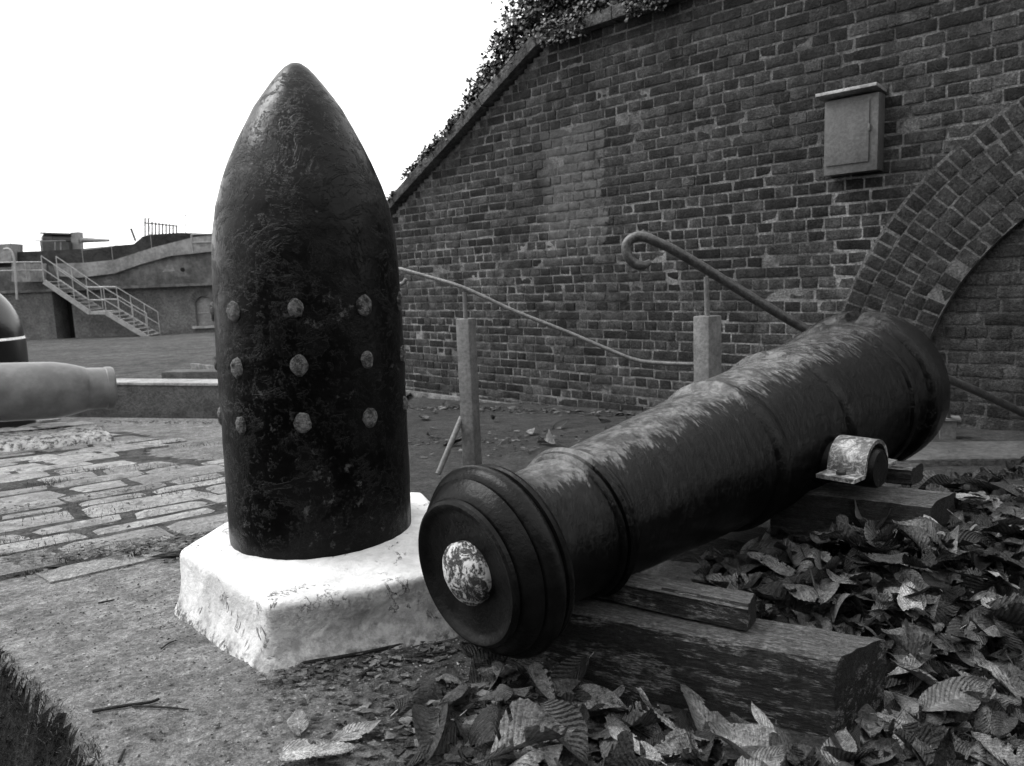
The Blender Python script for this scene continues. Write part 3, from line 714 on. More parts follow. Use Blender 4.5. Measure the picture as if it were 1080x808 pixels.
# ------------------------------------------------------------------ handrails
def smooth_path(P, n=8):
    P = [Vector(p) for p in P]; q = []
    for i in range(len(P) - 1):
        a, b, c, d = P[max(i - 1, 0)], P[i], P[i + 1], P[min(i + 2, len(P) - 1)]
        for k in range(n):
            s = k / n; q.append(.5 * ((2 * b) + (c - a) * s + (2 * a - 5 * b + 4 * c - d) * s * s + (3 * b - a - 3 * c + d) * s ** 3))
    return q + [P[-1]]
def post(parent, x, y, Y, Yb, w, rot=0., stem_px=None, zb=None):
    p = at(x, y, Y); zb = gz(p.x, p.y) - .03 if zb is None else zb
    a = Vector((math.cos(rot), math.sin(rot), 0)); b = Vector((-a.y, a.x, 0)); mb = MB()
    mb.box(Vector((p.x, p.y, (p.z + zb) / 2)), a * w / 2, b * w / 2, Z * (p.z - zb) / 2, .006); mb.build('post', M['post_paint'], parent, smooth=30)
    if stem_px:
        q = at(*stem_px); mb = MB(); mb.tube([Vector((p.x, p.y, p.z - .01)), q], .010, 12); mb.build('stem', M['post_paint'], parent, smooth=40)
    return p
def curl(start, d, r, turn=1.5 * PI, n=22):        # scroll end, rolling under
    d = Vector(d).normalized(); up = (Z - d * Z.dot(d)).normalized(); pts = []
    c = start - up * r
    for k in range(1, n + 1):
        an = turn * k / n; rr = r * (1 - .12 * k / n); pts.append(c + up * math.cos(an) * rr - d * math.sin(an) * rr)
    return pts
h1 = empty('handrail', gpt(500, 500), 'thin bent handrail on a grey post between the shell and the wall', 'handrail', 'handrails by the steps')
post(h1, 491, 336, 3.3, 3.3, .064, math.radians(62), (490, 308, 3.3))
pts = [at(*p) for p in ((423, 284, 3.42), (455, 293, 3.36), (490, 304, 3.3), (540, 327, 3.25), (600, 351, 3.2), (640, 368, 3.16), (668, 379, 3.13), (695, 383, 3.1), (748, 385, 3.03))]
path = smooth_path(pts); st0 = path[0]; d = (path[1] - path[0]).normalized()
mb = MB(); mb.tube(list(reversed(curl(st0, d, .035))) + path, .0085, 12); mb.build('rail', M['rail_pale'], h1, smooth=50)
mb = MB(); mb.tube([at(487, 440, 3.3), at(462, 500, 3.2)], .012, 10); mb.build('brace', M['post_paint'], h1, smooth=50)
h2 = empty('handrail', gpt(745, 500), 'thick dark handrail with a scroll end running down behind the cannon', 'handrail', 'handrails by the steps')
post(h2, 746, 333, 3.0, 3., .078, math.radians(35), (745, 292, 3.0))
path = smooth_path([at(*p) for p in ((686, 276, 2.95), (678, 280, 2.95), (668, 277, 2.95), (661, 267, 2.95), (662, 256, 2.95), (670, 250, 2.95), (680, 250, 2.95), (692, 255, 2.95), (720, 269, 2.97), (800, 318, 3.05), (860, 352, 3.12), (930, 380, 3.3), (1000, 400, 3.45), (1090, 441, 3.75), (1250, 520, 4.1))])
d = (path[2] - path[0]).normalized()
mb = MB(); mb.tube(path, [.010 + .009 * min(1, i / 10)  for i in range(len(path))], 16); mb.build('rail', M['rail_paint'], h2, smooth=50)
p3 = at(1000, 440, 3.75); mb = MB(); mb.lathe(Vector((p3.x, p3.y, -.4)), Z, [(0, .045), (.05, .045), (.34, .05), (p3.z + .39, .075), (p3.z + .4, .075), (p3.z + .401, 0)], 4, (1, .35, 0)); mb.build('post', M['post_paint'], h2)
mb = MB(); mb.tube([p3, at(998, 400, 3.45)], .012, 10); mb.build('stem', M['post_paint'], h2)
# vent in the wall foot and the step edge before it
mb = MB(); a = at(1034, 467, 3.95); mb.box(a, WD * .115, Z * .045, WN * .03, .006)
for k in range(4): mb.box(a + WN * .032 + Z * (-.03 + k * .02), WD * .1, Z * .004, WN * .004)
tag(mb.build('air_vent', M['iron_dark'], smooth=30), 'flat black iron air vent at the foot of the wall', 'vent')
mb = MB(); a, b = gpt(905, 486), gpt(1190, 482); dd = (b - a).normalized(); mb.box((a + b) / 2 + Z * .012, (b - a) / 2, dd.cross(Z) * .16, Z * .03, .008)
o = mb.build('kerb', M['kerb_side'], smooth=30); o['kind'] = 'structure'

# ------------------------------------------------------------------ left: pale gun body on its white block, round-nosed shell, low wall
GA, GB = at(-150, 420, 4.35), at(119, 409, 5.15); GD = (GB - GA); GL = GD.length
mb = MB(); R = .185
pr = [(0, 0), (0, R), (GL - .40, R), (GL - .34, R * .99), (GL - .26, R * .92), (GL - .19, R * .82), (GL - .165, R * .775), (GL - .16, R * .755), (GL - .05, R * .745), (GL - .045, R * .775), (GL - .01, R * .775), (GL, R * .74), (GL, 0)]
ps = []
for i in range(len(pr) - 1):
    for k in range(4): ps.append((pr[i][0] + (pr[i + 1][0] - pr[i][0]) * k / 4, pr[i][1] + (pr[i + 1][1] - pr[i][1]) * k / 4))
mb.lathe(GA, GD, ps + [pr[-1]], 64, (0, 0, 1)); o = mb.build('gun_barrel', M['pale_grey_paint'], smooth=40)
tag(o, 'pale grey barrel with a stepped neck lying on a white block', 'gun barrel')
gd = GD.normalized(); gs_ = gd.cross(Z).normalized(); 
mb = MB(); g0 = GA.lerp(GB, .3); L1 = 1.9
rows = []; n = 40; lvl = [(-.3, .30), (-.02, .30), (.05, .285), (.075, .25), (.095, .19), (.11, .1), (.115, .0)]
vs = []
for sgn in (1,):
    for z, w in lvl:
        for i in range(n):
            an = 2 * PI * i / n; ex = max(-1, min(1, math.cos(an) * 1.5)); ey = max(-1, min(1, math.sin(an) * 1.5))
            p = g0 + gd * (.12 + ex * (.72 + .35 * (w - .3))) + gs_ * (ey * w); p.z = plane_z(p.y) + z
            k = 1.0 if z > 0 else .3; p += Vector((nz(p, 5.), nz(p, 5., 3), nz(p, 5., 7) * .6)) * .035 * k; vs.append(p)
m = len(lvl)
mb.add(vs, [(l * n + i, l * n + (i + 1) % n, (l + 1) * n + (i + 1) % n, (l + 1) * n + i) for l in range(m - 1) for i in range(n)] + [tuple((m - 1) * n + i for i in range(n))])
tag(mb.build('plinth', M['whitewash'], smooth=60), 'low rough whitewashed slab under the pale grey barrel', 'plinth')
N0 = at(-38, 360, 6.2)
ns = empty('artillery_shell', Vector((N0.x, N0.y, plane_z(6.2))), 'round nosed shell with grey tip and white band at left edge', 'shell')
zb_ = plane_z(6.2); zw = at(10, 357, 6.2).z; rr = at(19, 370, 6.2).x - N0.x
mb = MB(); mb.lathe(Vector((N0.x, N0.y, 0)), Z, [(zb_ - .02, 0), (zb_ - .02, rr), (zw - .03, rr), (zw - .012, rr * .995)], 64); mb.build('body', M['gloss_black'], ns, smooth=40)
mb = MB(); mb.lathe(Vector((N0.x, N0.y, 0)), Z, [(zw - .012, 0), (zw - .012, rr * .998), (zw + .008, rr * .985), (zw + .008, 0)], 64); mb.build('band', M['white_band'], ns, smooth=40)
hn = rr * 1.15; mb = MB(); mb.lathe(Vector((N0.x, N0.y, 0)), Z, [(zw + .008, 0)] + [(zw + .008 + hn * math.sin(a * PI / 36), rr * .98 * math.cos(a * PI / 36)) for a in range(19)], 64); mb.build('nose', M['grey_nose'], ns, smooth=60)
lwall = empty('low_wall', Vector((KA.x, KA.y, plane_z(6.5))), 'low dark concrete wall with pale top at the edge of the lawn', 'low wall')
ka, kb = KA - KD * 2.6, KB + KD * .7; kc = (ka + kb) / 2; hl = (kb - ka).length / 2
k3, n3 = Vector((KD.x, KD.y, 0)), Vector((KN.x, KN.y, 0)); zt = at(150, 404, 6.55).z
sl = Vector((0, 0, 0)); slope = -.07 * KD.y
mb = MB(); mb.box(Vector((kc.x, kc.y, zt - .23)) + n3 * .11, (k3 + Z * slope * .4) * hl, n3 * .11, Z * .205, .01); mb.build('wall', M['kerb_side'], lwall, smooth=30)
mb = MB(); mb.box(Vector((kc.x, kc.y, zt - .0125)) + n3 * .115, (k3 + Z * slope * .4) * hl, n3 * .122, Z * .0125, .006); mb.build('cap', M['kerb_top'], lwall, smooth=30)
mb = MB(); a = at(178, 392, 9.); b = at(262, 391, 8.6); mb.box((a + b) / 2 - Z * .06, (b - a) / 2, (b - a).cross(Z).normalized() * .12, Z * .07, .01)
tag(mb.build('timber_baulk', M['kerb_side'], smooth=30), 'dark flat baulk lying on the lawn behind the low wall', 'baulk')

# ------------------------------------------------------------------ fort across the lawn
FY = 32.
def fp(x, y, Y=FY): return at(x, y, Y)
def prism(mb, pts, Y, depth):        # outline given in (x, z) world metres at depth Y
    n = len(pts); vs = [Vector((x, Y, z)) for x, z in pts] + [Vector((x, Y + depth, z)) for x, z in pts]
    mb.add(vs, [tuple(range(n)), tuple(reversed(range(n, 2 * n)))] + [(i, (i + 1) % n, n + (i + 1) % n, n + i) for i in range(n)])
def xz(x, y, Y=FY): p = fp(x, y, Y); return (p.x, p.z)
fort = empty('fort', Vector((-16, 32, -1.15)), 'brick and concrete fort battery across the lawn', 'fort')
G0 = -1.6; LEDZ = .87
x_l, x_r = -34., 4.
dl, dr = xz(57, 330)[0], xz(73, 330)[0]
wl, wr = xz(203.5, 330)[0], xz(222.5, 330)[0]; wb = xz(212, 344)[1]; ws = xz(212, 322)[1]; wc = (wl + wr) / 2; wrad = (wr - wl) / 2
mb = MB()
prism(mb, [(x_l, G0), (dl, G0), (dl, LEDZ), (x_l, LEDZ)], FY, 1.2); prism(mb, [(dr, G0), (wl, G0), (wl, LEDZ), (dr, LEDZ)], FY + .25, .95)
prism(mb, [(wl, G0), (wr, G0), (wr, wb), (wl, wb)], FY + .25, .95)
arc = [(wc + wrad * math.cos(a * PI / 10), ws + wrad * math.sin(a * PI / 10)) for a in range(11)]
prism(mb, [(wr, ws)] + arc[1:-1] + [(wl, ws), (wl, LEDZ), (wr, LEDZ)], FY + .25, .95)
prism(mb, [(wr, G0), (x_r, G0), (x_r, LEDZ), (wr, LEDZ)], FY + .25, .95)
mb.build('lower_wall', M['fort_brick'], fort)
mb = MB(); prism(mb, [(dl, G0), (dr, G0), (dr, LEDZ), (dl, LEDZ)], FY + 1.0, .2); tag(mb.build('doorway', M['void'], fort), 'dark doorway under the steps')
wnd = MB(); prism(wnd, [(wl, wb), (wr, wb)] + arc, FY + .45, .1); wo = wnd.build('window', M['shutter'], fort)
s_ = MB(); s_.box(Vector((wc, FY + .2, wb - .05)), (wrad + .12, 0, 0), (0, .12, 0), (0, 0, .05)); s_.build('sill', M['kerb_top'], wo)
s_ = MB(); s_.box(Vector((wc, FY + .43, (wb + ws) / 2 + .1)), (wrad, 0, 0), (0, .02, 0), (0, 0, .025)); s_.build('bar', M['steel_light'], wo)
mb = MB(); n = 14
for k in range(n):
    a0, a1 = PI * k / n, PI * (k + .86) / n; q = []
    for r_ in (wrad + .02, wrad + .26): q += [(wc + r_ * math.cos(a0), ws + r_ * math.sin(a0)), (wc + r_ * math.cos(a1), ws + r_ * math.sin(a1))]
    prism(mb, [q[0], q[1], q[3], q[2]], FY + .235, .1)
mb.build('arch', M['fort_concrete'], fort)
mb = MB(); mb.box(Vector(((x_l + x_r) / 2, FY + .05, LEDZ + .05)), ((x_r - x_l) / 2, 0, 0), (0, .22, 0), (0, 0, .055)); mb.build('ledge', M['fort_concrete'], fort)
mb = MB(); prism(mb, [(x_l, LEDZ + .1), (x_r, LEDZ + .1), (x_r, xz(222, 265)[1]), xz(222, 265), xz(178, 270), xz(146, 279), xz(119, 288), xz(82, 292), xz(50, 292), xz(46, 280), (x_l, xz(46, 280)[1])], FY + .3, .8)
mb.build('upper_wall', M['fort_concrete'], fort)
top = [xz(54, 278), xz(88, 277), xz(119, 274), xz(160, 261), xz(203, 250), xz(222, 248), (x_r, xz(222, 248)[1])]
bot = [(x_r, xz(222, 265)[1]), xz(220, 265.5), xz(178, 270), xz(146, 279), xz(119, 288.5), xz(82, 293), xz(58, 291)]
mb = MB()
for i in range(len(top) - 1):
    pass
prism(mb, top + bot, FY + .1, .18); mb.build('parapet', M['fort_parapet'], fort)
YB = FY + 2.2
mb = MB(); pts = [(-40., -1.5), (8., -1.5), (8., xz(222, 246, YB)[1]), xz(222, 246.3, YB), xz(190, 245.5, YB), xz(157, 247.5, YB), xz(150, 250, YB), xz(141, 257.5, YB), xz(112, 260, YB), xz(86, 262.5, YB), xz(50, 264.5, YB), xz(12, 266, YB), (-40., xz(0, 268, YB)[1])]
prism(mb, pts, YB, 6.); mb.build('bank', M['fort_dark'], fort)
q = fp(192.5, 284.5, FY + .28); mb = MB(); mb.lathe(q, Vector((0, 1, 0)), [(0, 0), (0, .09), (.1, .09), (.1, 0)], 16); mb.build('hole', M['void'], fort)
mb = MB(); prism(mb, [xz(168, 287), xz(181, 286), xz(180, 279.5), xz(173, 279)], FY + .285, .05); mb.build('patch', M['fort_parapet'], fort)
pan = MB(); prism(pan, [xz(27, 297), xz(46, 297), xz(46, 278), xz(27, 278)], FY - .9, 1.1); pan.build('landing_block', M['fort_parapet'], fort)
pan = MB(); prism(pan, [xz(-30, 278, YB - .4), xz(12, 276, YB - .4), xz(12, 257, YB - .4), xz(-30, 259, YB - .4)], YB - .4, .8); pan.build('block_house', M['fort_parapet'], fort)
# pale metal staircase
FX = FY - 1.6
sc_ = empty('metal_staircase', fp(155, 355, FX), 'pale metal staircase with two flights against the fort', 'staircase')
def flight(x0, y0, x1, y1, n):
    a, b = fp(x0, y0, FX), fp(x1, y1, FX)
    for yy in (0, 1.0):
        mb = MB(); d = (b - a) / 2; mb.box((a + b) / 2 + Vector((0, yy, 0)), d, Vector((0, .03, 0)), Vector((d.z, 0, -d.x)).normalized() * .09); mb.build('stringer', M['steel_light'], sc_)
        mb = MB()
        for h in (.5, 1.0): mb.tube([a + Vector((0, yy, h)), b + Vector((0, yy, h))], .02, 6)
        for k in range(4): p = a.lerp(b, k / 3) + Vector((0, yy, 0)); mb.tube([p, p + Z * 1.0], .018, 6)
        mb.build('railing', M['steel_light'], sc_)
    for k in range(n):
        p = a.lerp(b, (k + .5) / n); mb = MB(); mb.box(p + Vector((0, .5, .06)), Vector((.13, 0, 0)), Vector((0, .47, 0)), Z * .015); mb.build('step', M['steel_light'], sc_)
flight(46.5, 297, 95, 330, 9); flight(112, 330, 157, 357, 8)
a, b = fp(95, 330, FX), fp(112, 330, FX); mb = MB(); mb.box((a + b) / 2 + Vector((0, .5, 0)), (b - a) / 2, Vector((0, .53, 0)), Z * .06); mb.build('landing', M['steel_light'], sc_)
mb = MB()
for yy in (0, 1.): 
    for h in (.5, 1.): mb.tube([a + Vector((0, yy, h)), b + Vector((0, yy, h))], .03, 6)
mb.build('railing', M['steel_light'], sc_)
# coast gun on top
YG = YB + 1.2
gun = empty('coast_gun', fp(66, 275, YG), 'grey coast artillery gun with shield on top of the fort', 'gun')
mb = MB(); prism(mb, [xz(78, 264, YG), xz(85.5, 264, YG), xz(85, 245, YG), xz(77, 245.5, YG)], YG - .2, .4); mb.build('shield', M['gun_grey'], gun)
mb = MB(); a, b = fp(84, 253.2, YG), fp(115, 253.6, YG); mb.tube([a, a.lerp(b, .25), b], [.13, .11, .055], 16); mb.build('barrel', M['gun_grey'], gun, smooth=40)
mb = MB(); a, b = fp(46, 251.5, YG), fp(58, 252, YG); mb.tube([a, a.lerp(b, .2), b], [.16, .26, .22], 16); a, b = fp(56, 252, YG), fp(78, 252.5, YG); mb.tube([a, b], .2, 14)
prism(mb, [xz(47, 247, YG), xz(78, 248.2, YG), xz(78, 246.5, YG), xz(48, 245.5, YG)], YG - .4, .7); mb.build('breech', M['gun_dark'], gun, smooth=40)
mb = MB(); prism(mb, [xz(52, 280, YG), xz(80, 280, YG), xz(79, 256, YG), xz(49, 255, YG)], YG - .5, 1.); mb.build('mount', M['gun_dark'], gun)
mb = MB(); prism(mb, [xz(48, 255.5, YG), xz(80, 255.3, YG), xz(80, 254.3, YG), xz(48, 254.5, YG)], YG - .9, .1)
for x in (58, 64): mb.tube([fp(x, 255, YG - .85), fp(x, 270, YG - .85)], .025, 6)
mb.build('platform', M['gun_grey'], gun)
# railings
def railing(pts, Y, hts, cols, label, pr_=.022, px_h=10.):
    q = [fp(x, y, Y) for x, y in pts]; e = empty('railing', q[0], label, 'railing')
    mb = MB()
    for h in hts: mb.tube([p + Z * h for p in q], pr_, 6)
    mb.build('rail', M['steel_light'], e)
    for i in range(len(q) - 1):
        m_ = max(1, int((q[i + 1] - q[i]).length / cols))
        for k in range(m_ + (i == len(q) - 2)):
            p = q[i].lerp(q[i + 1], k / m_); mb = MB(); mb.tube([p - Z * .05, p + Z * hts[-1]], pr_, 6); mb.build('post', M['steel_light'], e)
railing([(-20, 294), (28, 293), (46, 293)], FY - .9, (.3, .62), 1.6, 'pale two-bar railing beside the head of the steps')
railing([(12, 266), (45, 265)], YB + .2, (.3, .62), 1.3, 'thin railing behind the gun at the left', .011)
railing([(203, 265), (240, 264)], FY + .05, (.35, .68), .9, 'short railing above the arched window')
railing([(88, 278), (119, 274.5), (160, 261.5), (203, 250)], FY + .15, (.55, 1.0), 1.9, 'thin railing following the curved parapet', .009)
# fenced hut frame on the skyline
e = empty('fence', fp(155, 247, YB + 2), 'small dark paling fence on the fort skyline', 'fence')
for k in range(10):
    x = 153 + k * 3.7; p, q = fp(x, 249, YB + 2), fp(x, 233 + k * .5 if k > 1 else 230, YB + 2); mb = MB(); mb.tube([p, q], .035, 6); mb.build('paling', M['gun_dark'], e)
mb = MB(); mb.tube([fp(152, 235, YB + 2), fp(187, 238.5, YB + 2)], .03, 6); mb.tube([fp(152, 231, YB + 2), fp(198, 227, YB + 2)], .012, 6); mb.tube([fp(196, 247, YB + 2), fp(196, 226, YB + 2)], .018, 6); mb.build('rail', M['gun_dark'], e)
mb = MB(); mb.tube([fp(143, 254, YB + .5), fp(138, 241, YB + .5)], .05, 6); tag(mb.build('leaning_post', M['gun_dark']), 'short leaning post on the fort bank right of the gun', 'post')
mb = MB(); mb.tube(smooth_path([fp(4, 263, FY - 1.2), fp(10, 263, FY - 1.2), fp(14, 270, FY - 1.2), fp(16, 285, FY - 1.2), fp(18, 316, FY - 1.2)], 5), .045, 8); tag(mb.build('bent_pipe', M['steel_light'], smooth=50), 'pale bent pipe on the left end of the fort front', 'pipe')

# ------------------------------------------------------------------ fallen leaves
def leaf_mesh(name, nu, nv, seed, mat, aspect=.42, curl_=.5, serr=1.):
    random.seed(seed); vs = []; uvs = []; ph = random.random() * 6; cu = random.uniform(-.2, 1.) * curl_; cw = random.uniform(-.1, 1.1) * curl_; tw = random.uniform(-.7, .7) * curl_; wv = random.uniform(.02, .05)
    pw = random.uniform(.7, 1.25); fold = random.uniform(-.05, .3); ra = random.choice((.002, .004, .007, .012)); tip = random.uniform(.9, 1.)
    for i in range(nu + 1):
        u = i / nu; wdt = aspect * .5 * (math.sin(PI * min(1, u ** pw * .97 + .015)) ** .8) 
        for j in range(nv + 1):
            s = (j / nv - .5) * 2; edge = 1 - .07 * serr * ((u * 13) % 1.) if abs(s) > .9 else 1.
            y = s * wdt * edge; x = u - .0 - abs(s) * .05
            rib = math.sin((u * 13 - abs(s) * 2.2) * 2 * PI) * ra * min(1, abs(s) * 2) * math.sin(PI * u)
            z = rib + abs(y) * fold + y * y * cw * 4 + wv * math.sin(u * 7 + ph + s) * abs(s) + .05 * nz((u * 2, s, seed), 1.)
            # roll along the length and twist
            a = tw * (u - .5); y, z = y * math.cos(a) - z * math.sin(a), y * math.sin(a) + z * math.cos(a)
            b = cu * 1.6 * (u - .35)
            X = x - .4 + 0; z2 = z + cu * .55 * (u - .4) ** 2 * (1 if cu > 0 else .6)
            vs.append((X, y, z2)); uvs.append((u, j / nv))
    fs = [(i * (nv + 1) + j, (i + 1) * (nv + 1) + j, (i + 1) * (nv + 1) + j + 1, i * (nv + 1) + j + 1) for i in range(nu) for j in range(nv)]
    if seed % 3:
        bite = {(random.randrange(nu), random.choice((0, nv - 1))) for _ in range(nu // 3)}; b0 = random.randrange(2, nu - 2)
        bite |= {(b0 + a, c) for a in (-1, 0, 1) for c in ((0, 1) if seed % 2 else (nv - 1, nv - 2))}
        fs = [f for k, f in enumerate(fs) if (k // nv, k % nv) not in bite]
    n0 = len(vs)                                   # stalk
    sx = vs[nv // 2]
    for (a, b) in ((-.4, .006), (-.46, .005), (-.54, .004)):
        vs += [(a, b, .004), (a, -b, .004), (a, 0, .012)]; uvs += [(0, .5)] * 3
    for l in range(2):
        for k in range(3): fs.append((n0 + l * 3 + k, n0 + l * 3 + (k + 1) % 3, n0 + (l + 1) * 3 + (k + 1) % 3, n0 + (l + 1) * 3 + k))
    me = bpy.data.meshes.new(name); me.from_pydata(vs, [], fs); ul = me.uv_layers.new(name='UVMap')
    for lp in me.loops: ul.data[lp.index].uv = uvs[lp.vertex_index]
    me.materials.append(mat); me.shade_smooth()
    return me
VAR = [leaf_mesh('leaf', 26, 10, 100 + i, M['dead_leaf'], random.uniform(.36, .52), random.uniform(.2, 2.)) for i in range(18)]
PVAR = [leaf_mesh('pale_leaf', 28, 12, 300 + i, M['pale_leaf'], .46, .35) for i in range(4)]
LOW = [leaf_mesh('litter', 13, 6, 200 + i, M['litter_leaf'], random.uniform(.36, .55), random.uniform(.5, 1.8)) for i in range(10)]
NBq = Vector((NB.x, NB.y)); 
def in_beam(x, y, pad=0.):
    for (o_, e_, c_, L, wd_) in ((NB, NBd, NBc, .66, .137), (FB, FBd, FBc, 1.05, .15)):
        e2, c2 = e_.normalized(), c_.normalized(); q = Vector((x, y)) - o_
        s, t_ = q.dot(e2), q.dot(c2)
        if -pad < s < L + pad and -pad < t_ < wd_ + pad: return True
    return False
poly = [gpt(*p) for p in ((478, 704), (560, 716), (640, 722), (740, 742), (875, 772), (945, 725), (935, 685), (860, 674), (795, 655), (720, 640), (745, 612), (850, 588), (985, 560), (1015, 525), (1090, 497), (1300, 500), (1500, 1000), (640, 1000), (470, 830), (432, 790), (440, 745))]
poly = [(p.x, p.y) for p in poly]
def inside(x, y, P):
    c = False; n = len(P); j = n - 1
    for i in range(n):
        if (P[i][1] > y) != (P[j][1] > y) and x < (P[j][0] - P[i][0]) * (y - P[i][1]) / (P[j][1] - P[i][1]) + P[i][0]: c = not c
        j = i
    return c
def under_gun(x, y):
    q = Vector((x, y)) - CA.xy; a = Vector((CV.x, CV.y)).normalized(); s = q.dot(a); t_ = abs(q.x * a.y - q.y * a.x)
    return -.05 < s < 1.7 and t_ < .14
def leaf_mat4(x, y, z, size, tilt=.45, yaw=None, stand=None):
    yaw = random.uniform(0, 2 * PI) if yaw is None else yaw
    R = Matrix.Rotation(yaw, 4, 'Z') @ Matrix.Rotation(random.gauss(0, tilt) if stand is None else stand, 4, 'Y') @ Matrix.Rotation(random.gauss(0, tilt), 4, 'X')
    if random.random() < .35: R = R @ Matrix.Rotation(PI, 4, 'X')
    return Matrix.Translation((x, y, z)) @ R @ Matrix.Diagonal((size, size, size, 1))
random.seed(77)
heap = []      # (x, y, z, size)
tries = 0
while len(heap) < 3600 and tries < 60000:
    tries += 1
    Y = .72 + 2.2 * random.random() ** 1.25; x = random.uniform(-.3, 2.3)
    if not inside(x, Y, poly) or in_beam(x, Y, .035): continue
    if x < .12 and random.random() < .68: continue
    if x < .4 and Y < 1.2 and random.random() < .3: continue
    q = Vector((x, Y)); edge = 1.
    heap.append((x, Y, random.random(), random.uniform(.04, .1) * (1.25 if random.random() < .25 else 1.)))
def seen(x, y, z):
    v = Vector((x, y, z)) - EYE; d = v.dot(f0)
    if d < .1: return False
    px, py = W / 2 + F * v.dot(RT) / d, H / 2 - F * v.dot(UP) / d
    return -10 < px < 1090 and py < 815
lit = MB(); lit_uv = []
top_leaves = []
for (x, Y, k, s) in heap:
    depth = .055 * sstep(.0, .2, 1.) * k
    z = gz(x, Y, False) + .008 + depth * (.35 if x < .3 or in_beam(x, Y, .1) else .55 if (Y < 1.15 and x < .7) else .9)
    top_leaves.append((k, x, Y, z, s))
top_leaves.sort(key=lambda q: -q[0] * (1.5 if seen(q[1], q[2], q[3]) else 0) / max(.6, (Vector(q[1:4]) - EYE).length))
hero = [q for q in top_leaves if seen(q[1], q[2], q[3])][:262]
hs = set(id(q) for q in hero)
def zone(x, y):
    p = Vector((x, y))
    s = (p - NB).dot(NBc.normalized())
    if s < 0 and x < .52: return ('dry curled brown leaf in the heap in front of the muzzle beam', 'leaves heaped in front of the muzzle beam')
    if (p - FB).dot(FBc.normalized()) > .1: return ('dry curled brown leaf on the ground beyond the dark beam', 'leaves beyond the dark beam')
    if x < .62: return ('dry curled brown leaf between the two timber beams', 'leaves between the timber beams')
    return ('dry curled brown leaf in the thick litter right of the beams', 'leaves in the litter right of the beams')
for q in top_leaves:
    k, x, Y, z, s = q
    if id(q) in hs:
        o = bpy.data.objects.new('fallen_leaf', random.choice(VAR)); C.objects.link(o); o.matrix_world = leaf_mat4(x, Y, z + .008, s * 1.38, .24)
        lb, gp = zone(x, Y); tag(o, lb, 'leaf', gp)
    else:
        me = random.choice(LOW); mt = leaf_mat4(x, Y, z, s, .5); n0 = len(lit.v)
        lit.v += [mt @ v.co for v in me.vertices]
        for p in me.polygons: lit.f.append(tuple(i + n0 for i in p.vertices))
        uvl = me.uv_layers[0].data
        for p in me.polygons: lit_uv += [tuple(uvl[i].uv) for i in p.loop_indices]
o = lit.build('leaf_litter', M['litter_leaf'], smooth=180, fix=False); ul = o.data.uv_layers.new(name='UVMap')
for i, uv in enumerate(lit_uv): ul.data[i].uv = uv
tag(o, 'dense dark litter of dead leaves round the timber beams', 'leaf litter', None, 'stuff')
# leaves that can be told apart
def one_leaf(px, py, size, yaw, label, mesh, stand=0., dz=.012, roll=0., grp=None):
    p = gpt(px, py); z = gz(p.x, p.y, False) + dz
    o = bpy.data.objects.new('fallen_leaf', mesh); C.objects.link(o)
    o.matrix_world = Matrix.Translation((p.x, p.y, z)) @ Matrix.Rotation(math.radians(yaw), 4, 'Z') @ Matrix.Rotation(math.radians(stand), 4, 'Y') @ Matrix.Rotation(math.radians(roll), 4, 'X') @ Matrix.Diagonal((size, size, size, 1))
    return tag(o, label, 'leaf', grp)
one_leaf(315, 770, .075, 110, 'small pale leaf lying alone on the asphalt below the white block', PVAR[0])
one_leaf(372, 782, .09, 35, 'larger pale ribbed leaf on the asphalt with its tip raised', PVAR[1])
one_leaf(330, 802, .11, 5, 'narrow pale leaf at the bottom edge of the asphalt', PVAR[2])
one_leaf(700, 752, .11, 142, 'long pale leaf standing on edge against the muzzle beam', PVAR[3], -32, .05, 40)
one_leaf(672, 785, .105, 128, 'broad pale leaf lying flat before the muzzle beam', PVAR[1], 0, .055, 12)
one_leaf(815, 770, .10, 115, 'small pale leaf propped upright near the beam end', PVAR[0], -38, .05, 30)
one_leaf(800, 806, .10, 30, 'pale leaf cupped upward in front of the beam end', PVAR[2], -10, .06, 20)
one_leaf(980, 640, .115, 75, 'large ribbed pale leaf on the litter beyond the beam end', PVAR[1], -18, .06, -10)
one_leaf(960, 672, .11, 65, 'second ribbed pale leaf overlapping the large one beyond the beam end', PVAR[3], -22, .07, 5)
one_leaf(1010, 605, .12, 140, 'long flat pale leaf among the litter near the right edge', PVAR[2], 5, .07, 6)
one_leaf(1000, 750, .135, 20, 'long dark leaf with a pale midrib at lower right', VAR[2], -4, .08, 18)
random.seed(31)
far_spots = [(458, 436), (470, 428), (520, 445), (545, 426), (560, 458), (575, 470), (600, 436), (530, 468), (640, 445), (660, 438), (447, 443), (590, 452), (505, 430), (620, 470), (680, 446), (480, 470), (453, 462)]
for (x, y) in far_spots:
    p = gpt(x, y); o = bpy.data.objects.new('fallen_leaf', random.choice(VAR)); C.objects.link(o); o.matrix_world = leaf_mat4(p.x, p.y, plane_z(p.y) + .015, random.uniform(.09, .17), .25)
    tag(o, 'small leaf lying on the dark ground by the brick wall', 'leaf', 'leaves by the brick wall')
